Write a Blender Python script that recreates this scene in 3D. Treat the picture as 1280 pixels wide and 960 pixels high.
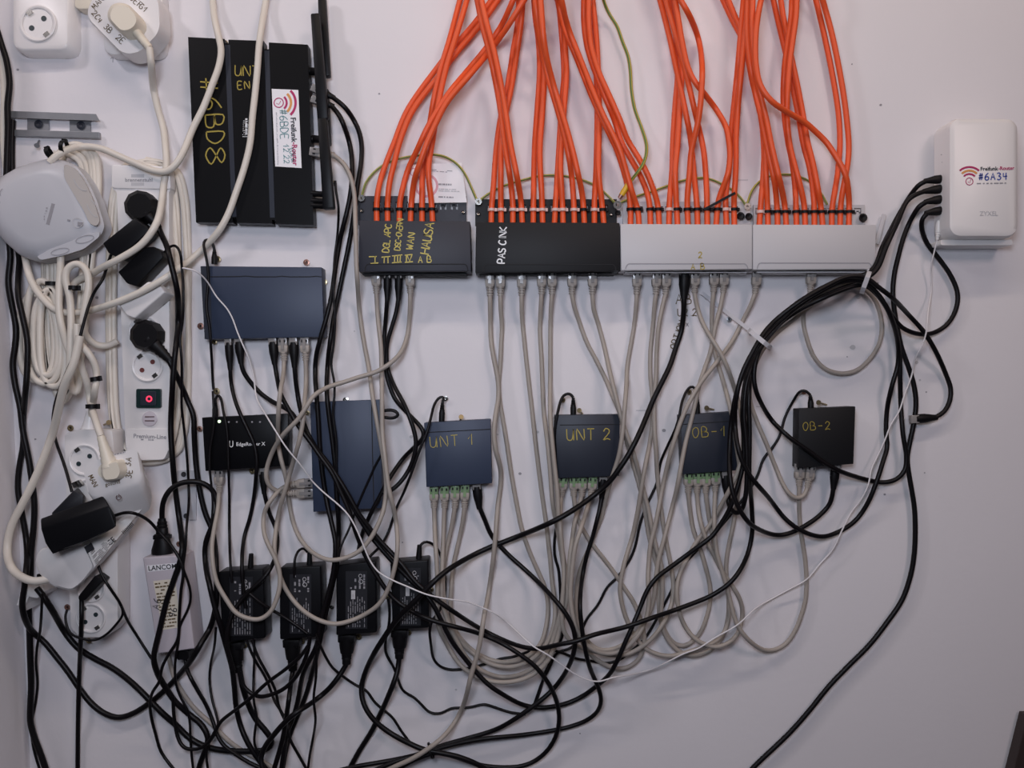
import bpy, bmesh, math, random
import numpy as np
from mathutils import Vector, Matrix

for o in list(bpy.data.objects):
    bpy.data.objects.remove(o, do_unlink=True)
SC = bpy.context.scene
COL = SC.collection
R = math.radians

# ------------------------------------------------------------------ camera
S = 1.15e-3          # metres per photo pixel on the wall plane
D = 1.133            # camera distance from the wall
cam_d = bpy.data.cameras.new('camera')
cam = bpy.data.objects.new('camera', cam_d); COL.objects.link(cam)
cam.location = (0, -D, 0); cam.rotation_euler = (R(90), 0, 0)
cam_d.sensor_fit = 'HORIZONTAL'
cam_d.angle_x = 2 * math.atan(640 * S / D)
cam_d.clip_start = 0.02
SC.camera = cam

# ------------------------------------------------------------------ world, lamps, exposure
w = bpy.data.worlds.new('world'); SC.world = w; w.use_nodes = True
bg = w.node_tree.nodes['Background']
bg.inputs['Color'].default_value = (0.74, 0.72, 0.86, 1)
bg.inputs['Strength'].default_value = 0.04

def area(name, loc, target, sx, sy, power, col):
    d = bpy.data.lights.new(name, 'AREA'); d.shape = 'RECTANGLE'
    d.size = sx; d.size_y = sy; d.energy = power; d.color = col
    o = bpy.data.objects.new(name, d); COL.objects.link(o)
    o.location = loc
    v = Vector(target) - Vector(loc)
    o.rotation_euler = v.to_track_quat('-Z', 'Y').to_euler()
    return o
# tube lamp on the ceiling near the wall, and two ceiling lamps further back in the room
area('ceiling_tube', (0.15, -0.75, 1.25), (0.1, 0, 0.0), 1.5, 0.05, 5.6, (1.0, 0.84, 0.70))
area('ceiling_lamp_a', (-1.3, -1.0, 1.3), (-0.4, 0, 0.1), 0.22, 0.22, 5.2, (1.0, 0.93, 0.98))
area('ceiling_lamp_b', (1.15, -2.1, 1.25), (0.0, 0, 0.1), 0.5, 0.5, 9.6, (1.0, 0.79, 0.77))
# added cool fill light near the camera, brightening the middle of the wall
area('front_fill', (-0.12, -1.25, 0.25), (-0.12, 0, 0.1), 0.3, 0.25, 6.7, (0.78, 0.85, 1.0))

SC.view_settings.view_transform = 'Standard'
SC.view_settings.look = 'None'
SC.view_settings.gamma = 1
SC.view_settings.use_curve_mapping = False
SC.view_settings.exposure = 0.0

# ------------------------------------------------------------------ materials
MATS = {}
def mat(name, col, rough=0.5, metal=0.0, noise=0.0, nscale=40, bump=0.0, bscale=200, trans=0.0, emit=None, coat=0.0, spec=0.5):
    m = bpy.data.materials.new(name); m.use_nodes = True
    nt = m.node_tree; b = nt.nodes['Principled BSDF']
    b.inputs['Base Color'].default_value = (*col, 1)
    b.inputs['Roughness'].default_value = rough
    b.inputs['Metallic'].default_value = metal
    b.inputs['Specular IOR Level'].default_value = spec
    if trans: b.inputs['Transmission Weight'].default_value = trans
    if coat: b.inputs['Coat Weight'].default_value = coat
    if emit:
        b.inputs['Emission Color'].default_value = (*emit[:3], 1); b.inputs['Emission Strength'].default_value = emit[3]
    tc = nt.nodes.new('ShaderNodeTexCoord')
    if noise:
        n = nt.nodes.new('ShaderNodeTexNoise'); n.inputs['Scale'].default_value = nscale; n.inputs['Detail'].default_value = 4
        nt.links.new(tc.outputs['Object'], n.inputs['Vector'])
        mx = nt.nodes.new('ShaderNodeMix'); mx.data_type = 'RGBA'
        mx.inputs[6].default_value = (*[c * (1 - noise) for c in col], 1)
        mx.inputs[7].default_value = (*[min(1, c * (1 + noise)) for c in col], 1)
        nt.links.new(n.outputs['Fac'], mx.inputs[0]); nt.links.new(mx.outputs[2], b.inputs['Base Color'])
    if bump:
        n2 = nt.nodes.new('ShaderNodeTexNoise'); n2.inputs['Scale'].default_value = bscale; n2.inputs['Detail'].default_value = 3
        nt.links.new(tc.outputs['Object'], n2.inputs['Vector'])
        bp = nt.nodes.new('ShaderNodeBump'); bp.inputs['Strength'].default_value = bump; bp.inputs['Distance'].default_value = 0.001
        nt.links.new(n2.outputs['Fac'], bp.inputs['Height']); nt.links.new(bp.outputs['Normal'], b.inputs['Normal'])
    MATS[name] = m
    return m
mat('wall_paint', (0.77, 0.74, 0.76), 0.75, noise=0.03, nscale=6, bump=0.25, bscale=90, spec=0.25)
mat('orange', (0.80, 0.098, 0.020), 0.45, noise=0.06, nscale=300)
mat('grey_jacket', (0.37, 0.325, 0.285), 0.5, noise=0.05, nscale=200)
mat('black_jacket', (0.0045, 0.0035, 0.0045), 0.4, spec=0.22)
mat('black_rubber', (0.0045, 0.004, 0.005), 0.48, spec=0.22)
mat('white_jacket', (0.72, 0.66, 0.58), 0.42, noise=0.03, nscale=60)
mat('white_wire', (0.72, 0.69, 0.70), 0.4)
mat('white_plastic', (0.80, 0.77, 0.76), 0.35)
mat('cream_plastic', (0.76, 0.69, 0.57), 0.4)
mat('cool_plastic', (0.52, 0.52, 0.55), 0.4)
mat('warm_grey_plastic', (0.50, 0.46, 0.43), 0.45)
mat('lilac_plastic', (0.55, 0.50, 0.54), 0.45)
mat('black_plastic', (0.0055, 0.0055, 0.007), 0.42, spec=0.18)
mat('black_matt', (0.010, 0.010, 0.014), 0.5, bump=0.15, bscale=900)
mat('router_black', (0.003, 0.003, 0.004), 0.4, noise=0.2, nscale=30, spec=0.2)
mat('steel_blue', (0.030, 0.043, 0.080), 0.5, metal=0.1, noise=0.05, nscale=60)
mat('steel_dark', (0.015, 0.019, 0.032), 0.5, metal=0.1, noise=0.06, nscale=60)
mat('panel_dark', (0.018, 0.019, 0.030), 0.55, noise=0.05, nscale=40)
mat('panel_black', (0.0075, 0.0075, 0.009), 0.55, spec=0.3)
mat('panel_white', (0.56, 0.54, 0.55), 0.5)
mat('gap_dark', (0.008, 0.008, 0.010), 0.8)
mat('zinc', (0.30, 0.31, 0.33), 0.42, metal=0.7, noise=0.12, nscale=80)
mat('brass', (0.36, 0.29, 0.17), 0.35, metal=0.85)
mat('copper_screw', (0.36, 0.20, 0.16), 0.4, metal=0.8)
mat('chrome', (0.62, 0.60, 0.56), 0.2, metal=1.0)
mat('clear_plug', (0.31, 0.29, 0.28), 0.2, trans=0.1)
mat('green_plug', (0.24, 0.36, 0.19), 0.25, trans=0.1)
mat('gold_ink', (0.40, 0.31, 0.06), 0.45, metal=0.3)
mat('brown_ink', (0.13, 0.09, 0.04), 0.6)
mat('white_ink', (0.80, 0.80, 0.80), 0.5)
mat('grey_ink', (0.30, 0.29, 0.31), 0.6)
mat('pale_ink', (0.52, 0.51, 0.52), 0.6)
mat('black_ink', (0.02, 0.02, 0.025), 0.6)
mat('magenta_ink', (0.45, 0.02, 0.12), 0.5)
mat('amber_ink', (0.72, 0.32, 0.09), 0.5)
mat('teal_ink', (0.10, 0.26, 0.27), 0.5)
mat('blue_ink', (0.02, 0.05, 0.33), 0.5)
mat('pink_ink', (0.65, 0.35, 0.40), 0.6)
mat('paper', (0.86, 0.84, 0.86), 0.6)
mat('label_paper', (0.68, 0.66, 0.64), 0.6)
mat('yellow_wire', (0.46, 0.37, 0.05), 0.45)
mat('green_stripe', (0.06, 0.16, 0.05), 0.45)
mat('yellow_lug', (0.72, 0.42, 0.02), 0.4)
mat('nylon', (0.66, 0.65, 0.68), 0.35, trans=0.2)
mat('switch_green', (0.012, 0.03, 0.03), 0.25)
mat('red_led', (0.6, 0.02, 0.05), 0.4, emit=(1.0, 0.05, 0.12, 1.2))
mat('led_green', (0.6, 0.9, 0.5), 0.4, emit=(0.7, 1.0, 0.6, 1.5))
mat('maroon', (0.10, 0.05, 0.05), 0.5)
mat('hole', (0.02, 0.035, 0.04), 0.5)
mat('red_hole', (0.16, 0.04, 0.035), 0.5)
mat('pink_tie', (0.70, 0.50, 0.46), 0.4)
mat('dark_wood', (0.035, 0.022, 0.02), 0.6, noise=0.2, nscale=20)

# ------------------------------------------------------------------ geometry helpers
def P(px, py, h=0.0):
    """photo pixel seen at height h (metres) in front of the wall -> world point"""
    f = 1 - h / D
    return Vector(((px - 640) * S * f, -h, (480 - py) * S * f))

def tag(o, label=None, cat=None, group=None, kind=None):
    if label: o['label'] = label
    if cat: o['category'] = cat
    if group: o['group'] = group
    if kind: o['kind'] = kind
    return o

def thing(name, label, cat, px, py, h=0.0, group=None):
    o = bpy.data.objects.new(name, None); COL.objects.link(o)
    o.empty_display_size = 0.02
    o.location = P(px, py, h)
    return tag(o, label, cat, group)

def root_loc(parent):
    p = parent; v = Vector((0, 0, 0))
    while p is not None:
        v = v + p.location; p = p.parent
    return v

def build(name, bm, m, parent=None, smooth=None, loc=None):
    """bm holds world coordinates; the object sits at loc (top level) or shares the root's frame"""
    off = root_loc(parent) if parent is not None else (Vector(loc) if loc is not None else Vector((0, 0, 0)))
    for v in bm.verts: v.co -= off
    bmesh.ops.recalc_face_normals(bm, faces=bm.faces)
    me = bpy.data.meshes.new(name); bm.to_mesh(me); bm.free()
    me.materials.append(MATS[m])
    if smooth is not None:
        for p in me.polygons: p.use_smooth = True
        me.set_sharp_from_angle(angle=R(smooth))
    o = bpy.data.objects.new(name, me); COL.objects.link(o)
    if parent is not None: o.parent = parent
    elif loc is not None: o.location = loc
    return o

def bev(bm, off, seg=2):
    if off > 0:
        bmesh.ops.bevel(bm, geom=list(bm.edges), offset=off, segments=seg, affect='EDGES', clamp_overlap=True, profile=0.5)

def loft(layers, bm=None, bevel=0.0, seg=2):
    """layers: list of (poly_px, h) with equal counts"""
    b = bmesh.new()
    rings = [[b.verts.new(P(x, y, h)) for x, y in poly] for poly, h in layers]
    n = len(rings[0])
    b.faces.new(rings[0][::-1]); b.faces.new(rings[-1])
    for a, c in zip(rings, rings[1:]):
        for i in range(n):
            j = (i + 1) % n
            b.faces.new((a[i], a[j], c[j], c[i]))
    if bevel:
        bmesh.ops.recalc_face_normals(b, faces=b.faces); bev(b, bevel, seg)
    if bm is None: return b
    me = bpy.data.meshes.new('tmp'); b.to_mesh(me); b.free(); bm.from_mesh(me); bpy.data.meshes.remove(me)
    return bm

def pull(poly, h1, h0):
    """polygon that lies straight behind poly: same world x,z at height h0 instead of h1"""
    k = (1 - h1 / D) / (1 - h0 / D)
    return [(640 + (x - 640) * k, 480 + (y - 480) * k) for x, y in poly]

def prism(poly, h0, h1, bm=None, bevel=0.0, seg=2):
    """poly = outline of the FRONT face in photo pixels, extruded straight back to h0"""
    return loft([(pull(poly, h1, h0), h0), (poly, h1)], bm, bevel, seg)

def rect(x0, y0, x1, y1): return [(x0, y0), (x1, y0), (x1, y1), (x0, y1)]

def rrect(cx, cy, ww, hh, r, rot=0, n=4):
    pts = []
    for sx, sy, a0 in ((1, 1, 0), (-1, 1, 90), (-1, -1, 180), (1, -1, 270)):
        for k in range(n + 1):
            a = R(a0 + 90 * k / n)
            pts.append((sx * (ww / 2 - r) + r * math.cos(a), sy * (hh / 2 - r) + r * math.sin(a)))
    c, s = math.cos(R(rot)), math.sin(R(rot))
    return [(cx + x * c - y * s, cy + x * s + y * c) for x, y in pts]

def rpoly(poly, r, n=3):
    out = []
    m = len(poly)
    for i in range(m):
        p0 = Vector(poly[i - 1]); p = Vector(poly[i]); p1 = Vector(poly[(i + 1) % m])
        a = (p0 - p); b = (p1 - p)
        ra = min(r, a.length * 0.45, b.length * 0.45)
        A = p + a.normalized() * ra; B = p + b.normalized() * ra
        for k in range(n + 1):
            t = k / n
            q = A * (1 - t) ** 2 + p * 2 * t * (1 - t) + B * t * t
            out.append((q.x, q.y))
    return out

def circ(cx, cy, rx, ry=None, n=20, rot=0):
    ry = ry or rx
    c, s = math.cos(R(rot)), math.sin(R(rot))
    out = []
    for k in range(n):
        a = 2 * math.pi * k / n
        x, y = rx * math.cos(a), ry * math.sin(a)
        out.append((cx + x * c - y * s, cy + x * s + y * c))
    return out

def annulus(cx, cy, r0, r1, h0, h1, bm=None, n=24, a0=0, a1=360):
    bm = bm or bmesh.new()
    full = abs(a1 - a0) >= 359.9
    m = n if full else n + 1
    V = []
    for k in range(m):
        a = R(a0 + (a1 - a0) * k / n)
        c, s = math.cos(a), math.sin(a)
        V.append([bm.verts.new(P(cx + r * c, cy + r * s, h)) for r, h in ((r0, h0), (r0, h1), (r1, h1), (r1, h0))])
    for k in range(n):
        A = V[k]; B = V[(k + 1) % m]
        for i in range(4):
            j = (i + 1) % 4
            bm.faces.new((A[i], A[j], B[j], B[i]))
    if not full:
        bm.faces.new(V[0]); bm.faces.new(V[-1][::-1])
    return bm

def lathe(cx, cy, prof, n=20, bm=None):
    """prof = [(r_px, h)] turned round the wall normal"""
    bm = bm or bmesh.new()
    V = []
    for r, h in prof:
        if r < 1e-6: V.append([bm.verts.new(P(cx, cy, h))])
        else: V.append([bm.verts.new(P(cx + r * math.cos(2 * math.pi * k / n), cy + r * math.sin(2 * math.pi * k / n), h)) for k in range(n)])
    for a, b in zip(V, V[1:]):
        for k in range(n):
            j = (k + 1) % n
            if len(a) == 1 and len(b) == 1: continue
            if len(a) == 1: bm.faces.new((a[0], b[k], b[j]))
            elif len(b) == 1: bm.faces.new((a[k], a[j], b[0]))
            else: bm.faces.new((a[k], a[j], b[j], b[k]))
    for ring in (V[0], V[-1]):
        if len(ring) > 2: bm.faces.new(ring)
    return bm

def tube3(pts, radii, n=8, bm=None, flat=1.0, caps=True):
    """swept tube through 3-D points; flat = thickness along the wall normal / width"""
    bm = bm or bmesh.new()
    pts = [Vector(p) for p in pts]
    if not isinstance(radii, (list, tuple)): radii = [radii] * len(pts)
    N = len(pts); rings = []
    nrm = Vector((0, -1, 0))
    for i, p in enumerate(pts):
        t = (pts[min(i + 1, N - 1)] - pts[max(i - 1, 0)])
        if t.length < 1e-9: t = Vector((0, 0, -1))
        t.normalize()
        b = t.cross(nrm)
        if b.length < 1e-3: b = Vector((1, 0, 0))
        b.normalize(); u = b.cross(t).normalized()
        rings.append([bm.verts.new(p + (b * math.cos(2 * math.pi * k / n) + u * flat * math.sin(2 * math.pi * k / n)) * radii[i]) for k in range(n)])
    for a, c in zip(rings, rings[1:]):
        for k in range(n):
            j = (k + 1) % n
            bm.faces.new((a[k], a[j], c[j], c[k]))
    if caps:
        bm.faces.new(rings[0][::-1]); bm.faces.new(rings[-1])
    return bm

def obox(p0, p1, w0, t0, w1=None, t1=None, bm=None, bevel=0.0):
    """box swept from p0 to p1 (3-D); w = width across, t = thickness along the wall normal"""
    w1 = w0 if w1 is None else w1; t1 = t0 if t1 is None else t1
    p0 = Vector(p0); p1 = Vector(p1)
    t = (p1 - p0).normalized(); b = t.cross(Vector((0, -1, 0)))
    if b.length < 1e-3: b = Vector((1, 0, 0))
    b.normalize(); u = b.cross(t).normalized()
    g = bmesh.new()
    A = [g.verts.new(p0 + b * sx * w0 / 2 + u * sy * t0 / 2) for sx, sy in ((-1, -1), (1, -1), (1, 1), (-1, 1))]
    B = [g.verts.new(p1 + b * sx * w1 / 2 + u * sy * t1 / 2) for sx, sy in ((-1, -1), (1, -1), (1, 1), (-1, 1))]
    g.faces.new(A[::-1]); g.faces.new(B)
    for i in range(4):
        j = (i + 1) % 4; g.faces.new((A[i], A[j], B[j], B[i]))
    if bevel:
        bmesh.ops.recalc_face_normals(g, faces=g.faces); bev(g, bevel, 2)
    if bm is None: return g
    me = bpy.data.meshes.new('tmp'); g.to_mesh(me); g.free(); bm.from_mesh(me); bpy.data.meshes.remove(me)
    return bm

# ------------------------------------------------------------------ lettering
FONT = {
 'A': ['0,0 .5,1 1,0', '.2,.4 .8,.4'], 'B': ['0,0 0,1 .7,.95 .75,.6 .05,.52', '.1,.52 .95,.45 .9,.05 0,0'],
 'C': ['.95,.85 .5,1 .05,.6 .1,.15 .5,0 .95,.15'], 'D': ['0,0 0,1 .6,.95 1,.5 .6,.05 0,0'],
 'E': ['.9,1 0,1 0,0 .9,0', '0,.52 .7,.52'], 'F': ['.9,1 0,1 0,0', '0,.55 .7,.55'],
 'G': ['.95,.85 .5,1 .05,.6 .1,.15 .5,0 .95,.15 .95,.45 .6,.45'], 'H': ['0,0 0,1', '1,0 1,1', '0,.5 1,.5'],
 'I': ['.5,0 .5,1'], 'J': ['.4,1 1,1', '.75,1 .75,.2 .45,0 .1,.2'], 'K': ['0,0 0,1', '.95,1 .05,.45 1,0'], 'L': ['0,1 0,0 .9,0'],
 'M': ['0,0 .1,1 .5,.3 .9,1 1,0'], 'N': ['0,0 0,1 1,0 1,1'], 'O': ['.5,1 .1,.8 0,.4 .3,0 .7,.05 1,.5 .85,.9 .5,1'],
 'P': ['0,0 0,1 .75,.95 .85,.65 .65,.45 0,.45'], 'R': ['0,0 0,1 .75,.95 .8,.65 .6,.5 0,.5', '.45,.5 1,0'],
 'S': ['.95,.85 .5,1 .1,.8 .3,.55 .8,.4 .85,.12 .4,0 .05,.15'], 'T': ['0,1 1,1', '.5,1 .5,0'],
 'U': ['0,1 .05,.2 .4,0 .8,.15 1,1', '1,1 1,0'], 'V': ['0,1 .5,0 1,1'], 'W': ['0,1 .2,0 .5,.7 .8,0 1,1'], 'X': ['0,0 1,1', '0,1 1,0'],
 'Y': ['0,1 .5,.5 1,1', '.5,.5 .4,0'], 'Z': ['0,1 1,1 0,0 1,0'],
 '#': ['.25,0 .4,1', '.65,0 .8,1', '0,.33 1,.36', '.05,.66 1,.7'], '-': ['.1,.5 .9,.5'], '.': ['.45,0 .55,.06'],
 '0': ['.5,1 .1,.8 0,.4 .3,0 .7,.05 1,.5 .85,.9 .5,1'], '1': ['.1,.55 .65,1 .6,0'],
 '2': ['.05,.75 .35,1 .8,.9 .8,.6 0,0 .5,.1 1,0'], '3': ['.1,.9 .5,1 .85,.8 .45,.55 .95,.35 .6,0 .05,.1'],
 '4': ['.7,0 .75,1', '.1,.95 .1,.45 1,.5'], '6': ['.85,1 .3,.7 .05,.3 .3,0 .8,.05 .9,.35 .5,.5 .1,.3'],
 '8': ['.5,.55 .1,.8 .5,1 .9,.8 .5,.55 .05,.25 .45,0 .95,.25 .5,.55'], '9': ['.9,.6 .4,.5 .1,.75 .5,1 .9,.8 .8,.2 .4,0'],
 'x': ['.1,.1 .8,.8', '.1,.8 .9,.1'], 'k': ['0,0 0,1', '.8,.6 .05,.3 .9,0'], 'm': ['0,0 0,.6 .3,.6 .4,0', '.4,.5 .8,.6 .9,0'], ' ': [],
 'a': ['.9,.6 .3,.6 .05,.3 .3,0 .7,.1 .9,.6 .9,0'], 'l': ['.4,1 .4,0'], 'r': ['.1,0 .1,.6', '.1,.4 .8,.6'],
 'e': ['.05,.3 .9,.35 .5,.6 .1,.4 .2,.05 .9,.1'],
}
def strokes_bm(strokes, width, h, thick=0.0004, bm=None):
    """flat ribbons (pixel polylines) lying at height h"""
    bm = bm or bmesh.new()
    for pts in strokes:
        n = len(pts)
        if n < 2: continue
        L = []; Rr = []
        for i in range(n):
            a = Vector(pts[max(i - 1, 0)]); b = Vector(pts[min(i + 1, n - 1)])
            t = b - a
            if t.length < 1e-6: t = Vector((1, 0))
            t.normalize(); q = Vector((-t.y, t.x)) * width / 2
            c = Vector(pts[i])
            L.append(bm.verts.new(P(c.x + q.x, c.y + q.y, h + thick))); Rr.append(bm.verts.new(P(c.x - q.x, c.y - q.y, h + thick)))
        for i in range(n - 1):
            bm.faces.new((L[i], L[i + 1], Rr[i + 1], Rr[i]))
    return bm

def smooth_poly(pts, k=3):
    if len(pts) < 3: return pts
    P0 = [Vector(p) for p in pts]; out = []
    for i in range(len(P0) - 1):
        a = P0[max(i - 1, 0)]; b = P0[i]; c = P0[i + 1]; d = P0[min(i + 2, len(P0) - 1)]
        for j in range(k):
            t = j / k
            q = 0.5 * ((2 * b) + (c - a) * t + (2 * a - 5 * b + 4 * c - d) * t * t + (3 * b - a - 3 * c + d) * t ** 3)
            out.append((q.x, q.y))
    out.append((P0[-1].x, P0[-1].y))
    return out

def hand(text, x, y, ang, size, h, m, parent, width=1.3, adv=0.85, wid=0.62, name='handwriting', slant=0.0):
    """hand-drawn capitals; (x,y) start of the base line, ang = reading direction in the picture (0 right, 90 down, -90 up)"""
    u = Vector((math.cos(R(ang)), math.sin(R(ang)))); v = Vector((u.y, -u.x))
    st = []
    cx = 0.0
    for ch in text:
        for s in FONT.get(ch, []):
            pts = []
            for q in s.split():
                a, b = map(float, q.split(','))
                pp = Vector((x, y)) + u * (cx + (a * wid + b * slant) * size) + v * (b * size)
                pts.append((pp.x, pp.y))
            st.append(smooth_poly(pts, 3) if len(pts) > 3 else pts)
        cx += adv * size * (0.55 if ch in 'I.l ' else 1.0)
    return build(name, strokes_bm(st, width, h), m, parent)

def printed(text, cx, cy, ang, length, h, m, parent, name='lettering', bold=0.0, thick=0.0004):
    """typeset text centred at a pixel, stretched to a length in pixels"""
    cu = bpy.data.curves.new('txt', 'FONT'); cu.body = text; cu.align_x = 'CENTER'; cu.align_y = 'CENTER'
    cu.offset = bold; cu.resolution_u = 2
    ob = bpy.data.objects.new('txt', cu); COL.objects.link(ob)
    bpy.context.view_layer.update()
    me0 = bpy.data.meshes.new_from_object(ob.evaluated_get(bpy.context.evaluated_depsgraph_get()))
    bpy.data.objects.remove(ob, do_unlink=True); bpy.data.curves.remove(cu)
    xs = [v.co.x for v in me0.vertices]; ww = max(xs) - min(xs)
    mid = (max(xs) + min(xs)) / 2
    k = length / ww
    u = Vector((math.cos(R(ang)), math.sin(R(ang)))); v_ = Vector((u.y, -u.x))
    bm = bmesh.new(); bm.from_mesh(me0); bpy.data.meshes.remove(me0)
    for v in bm.verts:
        q = Vector((cx, cy)) + u * (v.co.x - mid) * k + v_ * v.co.y * k
        v.co = P(q.x, q.y, h + thick)
    return build(name, bm, m, parent)

def fine_print(quad, rows, seed, h, m, parent, name='fine_print', fill=0.85, hh=0.45):
    """rows of tiny dashes in a px quad (tl,tr,br,bl): small print nobody can read"""
    rnd = random.Random(seed)
    tl, tr, br, bl = [Vector(q) for q in quad]
    bm = bmesh.new()
    hs = h if isinstance(h, (tuple, list)) else (h, h)
    def q(u, v):
        p = (tl * (1 - u) + tr * u) * (1 - v) + (bl * (1 - u) + br * u) * v
        return P(p.x, p.y, hs[0] * (1 - u) + hs[1] * u + 0.0004)
    for r in range(rows):
        v0 = (r + 0.5 - hh / 2) / rows; v1 = (r + 0.5 + hh / 2) / rows
        u = 0.0; end = rnd.uniform(0.6, 1.0)
        while u < end - 0.04:
            L = min(rnd.uniform(0.05, 0.22), end - u)
            if rnd.random() < fill:
                bm.faces.new([bm.verts.new(q(a, b)) for a, b in ((u, v0), (u + L, v0), (u + L, v1), (u, v1))])
            u += L + rnd.uniform(0.02, 0.05)
    return build(name, bm, m, parent)

# ------------------------------------------------------------------ height map: what already stands in front of the wall
CELL = 2.0; OX = -60; OY = -560
HM = np.zeros((int(2100 / CELL), int(1420 / CELL)))
def stamp_poly(poly, h):
    xs = [p[0] for p in poly]; ys = [p[1] for p in poly]
    i0 = max(0, int((min(ys) - OY) / CELL)); i1 = min(HM.shape[0] - 1, int((max(ys) - OY) / CELL) + 1)
    j0 = max(0, int((min(xs) - OX) / CELL)); j1 = min(HM.shape[1] - 1, int((max(xs) - OX) / CELL) + 1)
    if i1 < i0 or j1 < j0: return
    Y, X = np.mgrid[i0:i1 + 1, j0:j1 + 1]
    X = X * CELL + OX; Y = Y * CELL + OY
    ins = np.zeros(X.shape, bool)
    n = len(poly); j = n - 1
    for i in range(n):
        xi, yi = poly[i]; xj, yj = poly[j]
        c = ((yi > Y) != (yj > Y)) & (X < (xj - xi) * (Y - yi) / ((yj - yi) or 1e-9) + xi)
        ins ^= c; j = i
    sub = HM[i0:i1 + 1, j0:j1 + 1]
    sub[ins] = np.maximum(sub[ins], h)
def stamp_seg(x, y, r, h):
    i0 = max(0, int((y - r - OY) / CELL)); i1 = min(HM.shape[0] - 1, int((y + r - OY) / CELL) + 1)
    j0 = max(0, int((x - r - OX) / CELL)); j1 = min(HM.shape[1] - 1, int((x + r - OX) / CELL) + 1)
    if i1 < i0 or j1 < j0: return
    HM[i0:i1 + 1, j0:j1 + 1] = np.maximum(HM[i0:i1 + 1, j0:j1 + 1], h)
def look(x, y, r):
    i0 = max(0, int((y - r - OY) / CELL)); i1 = min(HM.shape[0] - 1, int((y + r - OY) / CELL) + 1)
    j0 = max(0, int((x - r - OX) / CELL)); j1 = min(HM.shape[1] - 1, int((x + r - OX) / CELL) + 1)
    if i1 < i0 or j1 < j0: return 0.0
    return float(HM[i0:i1 + 1, j0:j1 + 1].max())

def px(s):
    return [tuple(map(float, q.split(','))) for q in s.split()]

def run_on(pts):
    """cables that leave the photo above or below carry on towards ceiling or floor"""
    pts = [tuple(p) for p in pts]
    for end in (0, -1):
        p = Vector(pts[end]); q = Vector(pts[1 if end == 0 else -2])
        if -0.5 < p.y < 957: continue
        v = Vector((0, -1 if p.y < 100 else 1)); d = (p - q).normalized()
        a = p + d * 45; b = a + (d * .5 + v * .5).normalized() * 90; c = b + (d * .15 + v * .85) * 150; e = c + v * 220
        new = [tuple(a), tuple(b), tuple(c), tuple(e)]
        pts = new[::-1] + pts if end == 0 else pts + new
    return pts

def resample(pts, step=3.0):
    V = [Vector(p) for p in pts]
    if len(V) == 2: V = [V[0], (V[0] + V[1]) / 2, V[1]]
    out = []
    for i in range(len(V) - 1):
        p0 = V[i - 1] if i > 0 else V[0] * 2 - V[1]
        p1, p2 = V[i], V[i + 1]
        p3 = V[i + 2] if i + 2 < len(V) else V[-1] * 2 - V[-2]
        # centripetal Catmull-Rom
        t0 = 0.0; t1 = t0 + max(1e-4, (p1 - p0).length) ** 0.5; t2 = t1 + max(1e-4, (p2 - p1).length) ** 0.5; t3 = t2 + max(1e-4, (p3 - p2).length) ** 0.5
        n = max(2, int((p2 - p1).length / step))
        for k in range(n):
            t = t1 + (t2 - t1) * k / n
            A1 = p0 * ((t1 - t) / (t1 - t0)) + p1 * ((t - t0) / (t1 - t0))
            A2 = p1 * ((t2 - t) / (t2 - t1)) + p2 * ((t - t1) / (t2 - t1))
            A3 = p2 * ((t3 - t) / (t3 - t2)) + p3 * ((t - t2) / (t3 - t2))
            B1 = A1 * ((t2 - t) / (t2 - t0)) + A2 * ((t - t0) / (t2 - t0))
            B2 = A2 * ((t3 - t) / (t3 - t1)) + A3 * ((t - t1) / (t3 - t1))
            out.append(B1 * ((t2 - t) / (t2 - t1)) + B2 * ((t - t1) / (t2 - t1)))
    out.append(V[-1])
    # gentle smoothing of tracing jitter
    for _ in range(3):
        q = [v.copy() for v in out]
        for i in range(1, len(out) - 1):
            out[i] = q[i] * 0.5 + (q[i - 1] + q[i + 1]) * 0.25
    return out

def route(pts, r_px, lift=0.003, h0=None, h1=None, blend=45, under=False, cap=0.13, hold=0):
    """3-D centre line of a cable that lies on whatever is already there along its photo trace"""
    Q = resample(run_on(pts))
    r = r_px * S
    n = len(Q)
    base = r + lift
    un = under if callable(under) else (lambda x, y: under)
    need = np.zeros(n); LAG = 26
    for i, q in enumerate(Q):
        need[i] = base if un(q.x, q.y) else min(cap, max(base, look(q.x, q.y, r_px + 0.5) + r + 0.0004))
        if under is not True and i >= LAG: stamp_seg(Q[i - LAG].x, Q[i - LAG].y, r_px * 0.6, need[i - LAG] + r)
    if under is not True:
        W = 7
        mx = np.array([need[max(0, i - W):i + W + 1].max() for i in range(n)])
        k = np.exp(-0.5 * (np.arange(-9, 10) / 4.0) ** 2); k /= k.sum()
        pad = np.concatenate([np.full(9, mx[0]), mx, np.full(9, mx[-1])])
        d = np.convolve(pad, k, 'valid')
    else: d = need.copy()
    d = np.minimum(d, cap)
    s = np.zeros(n)
    for i in range(1, n): s[i] = s[i - 1] + (Q[i] - Q[i - 1]).length
    def ease(x): x = np.clip(x, 0, 1); return x * x * (3 - 2 * x)
    if h0 is not None:
        wt = ease((s - hold) / blend); d = h0 * (1 - wt) + d * wt
    if h1 is not None:
        wt = ease((s[-1] - s - hold) / blend); d = h1 * (1 - wt) + d * wt
    if under is not True:
        for q, h in zip(Q, d): stamp_seg(q.x, q.y, r_px * 0.7, h + r)
    return [P(q.x, q.y, h) for q, h in zip(Q, d)]

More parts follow.
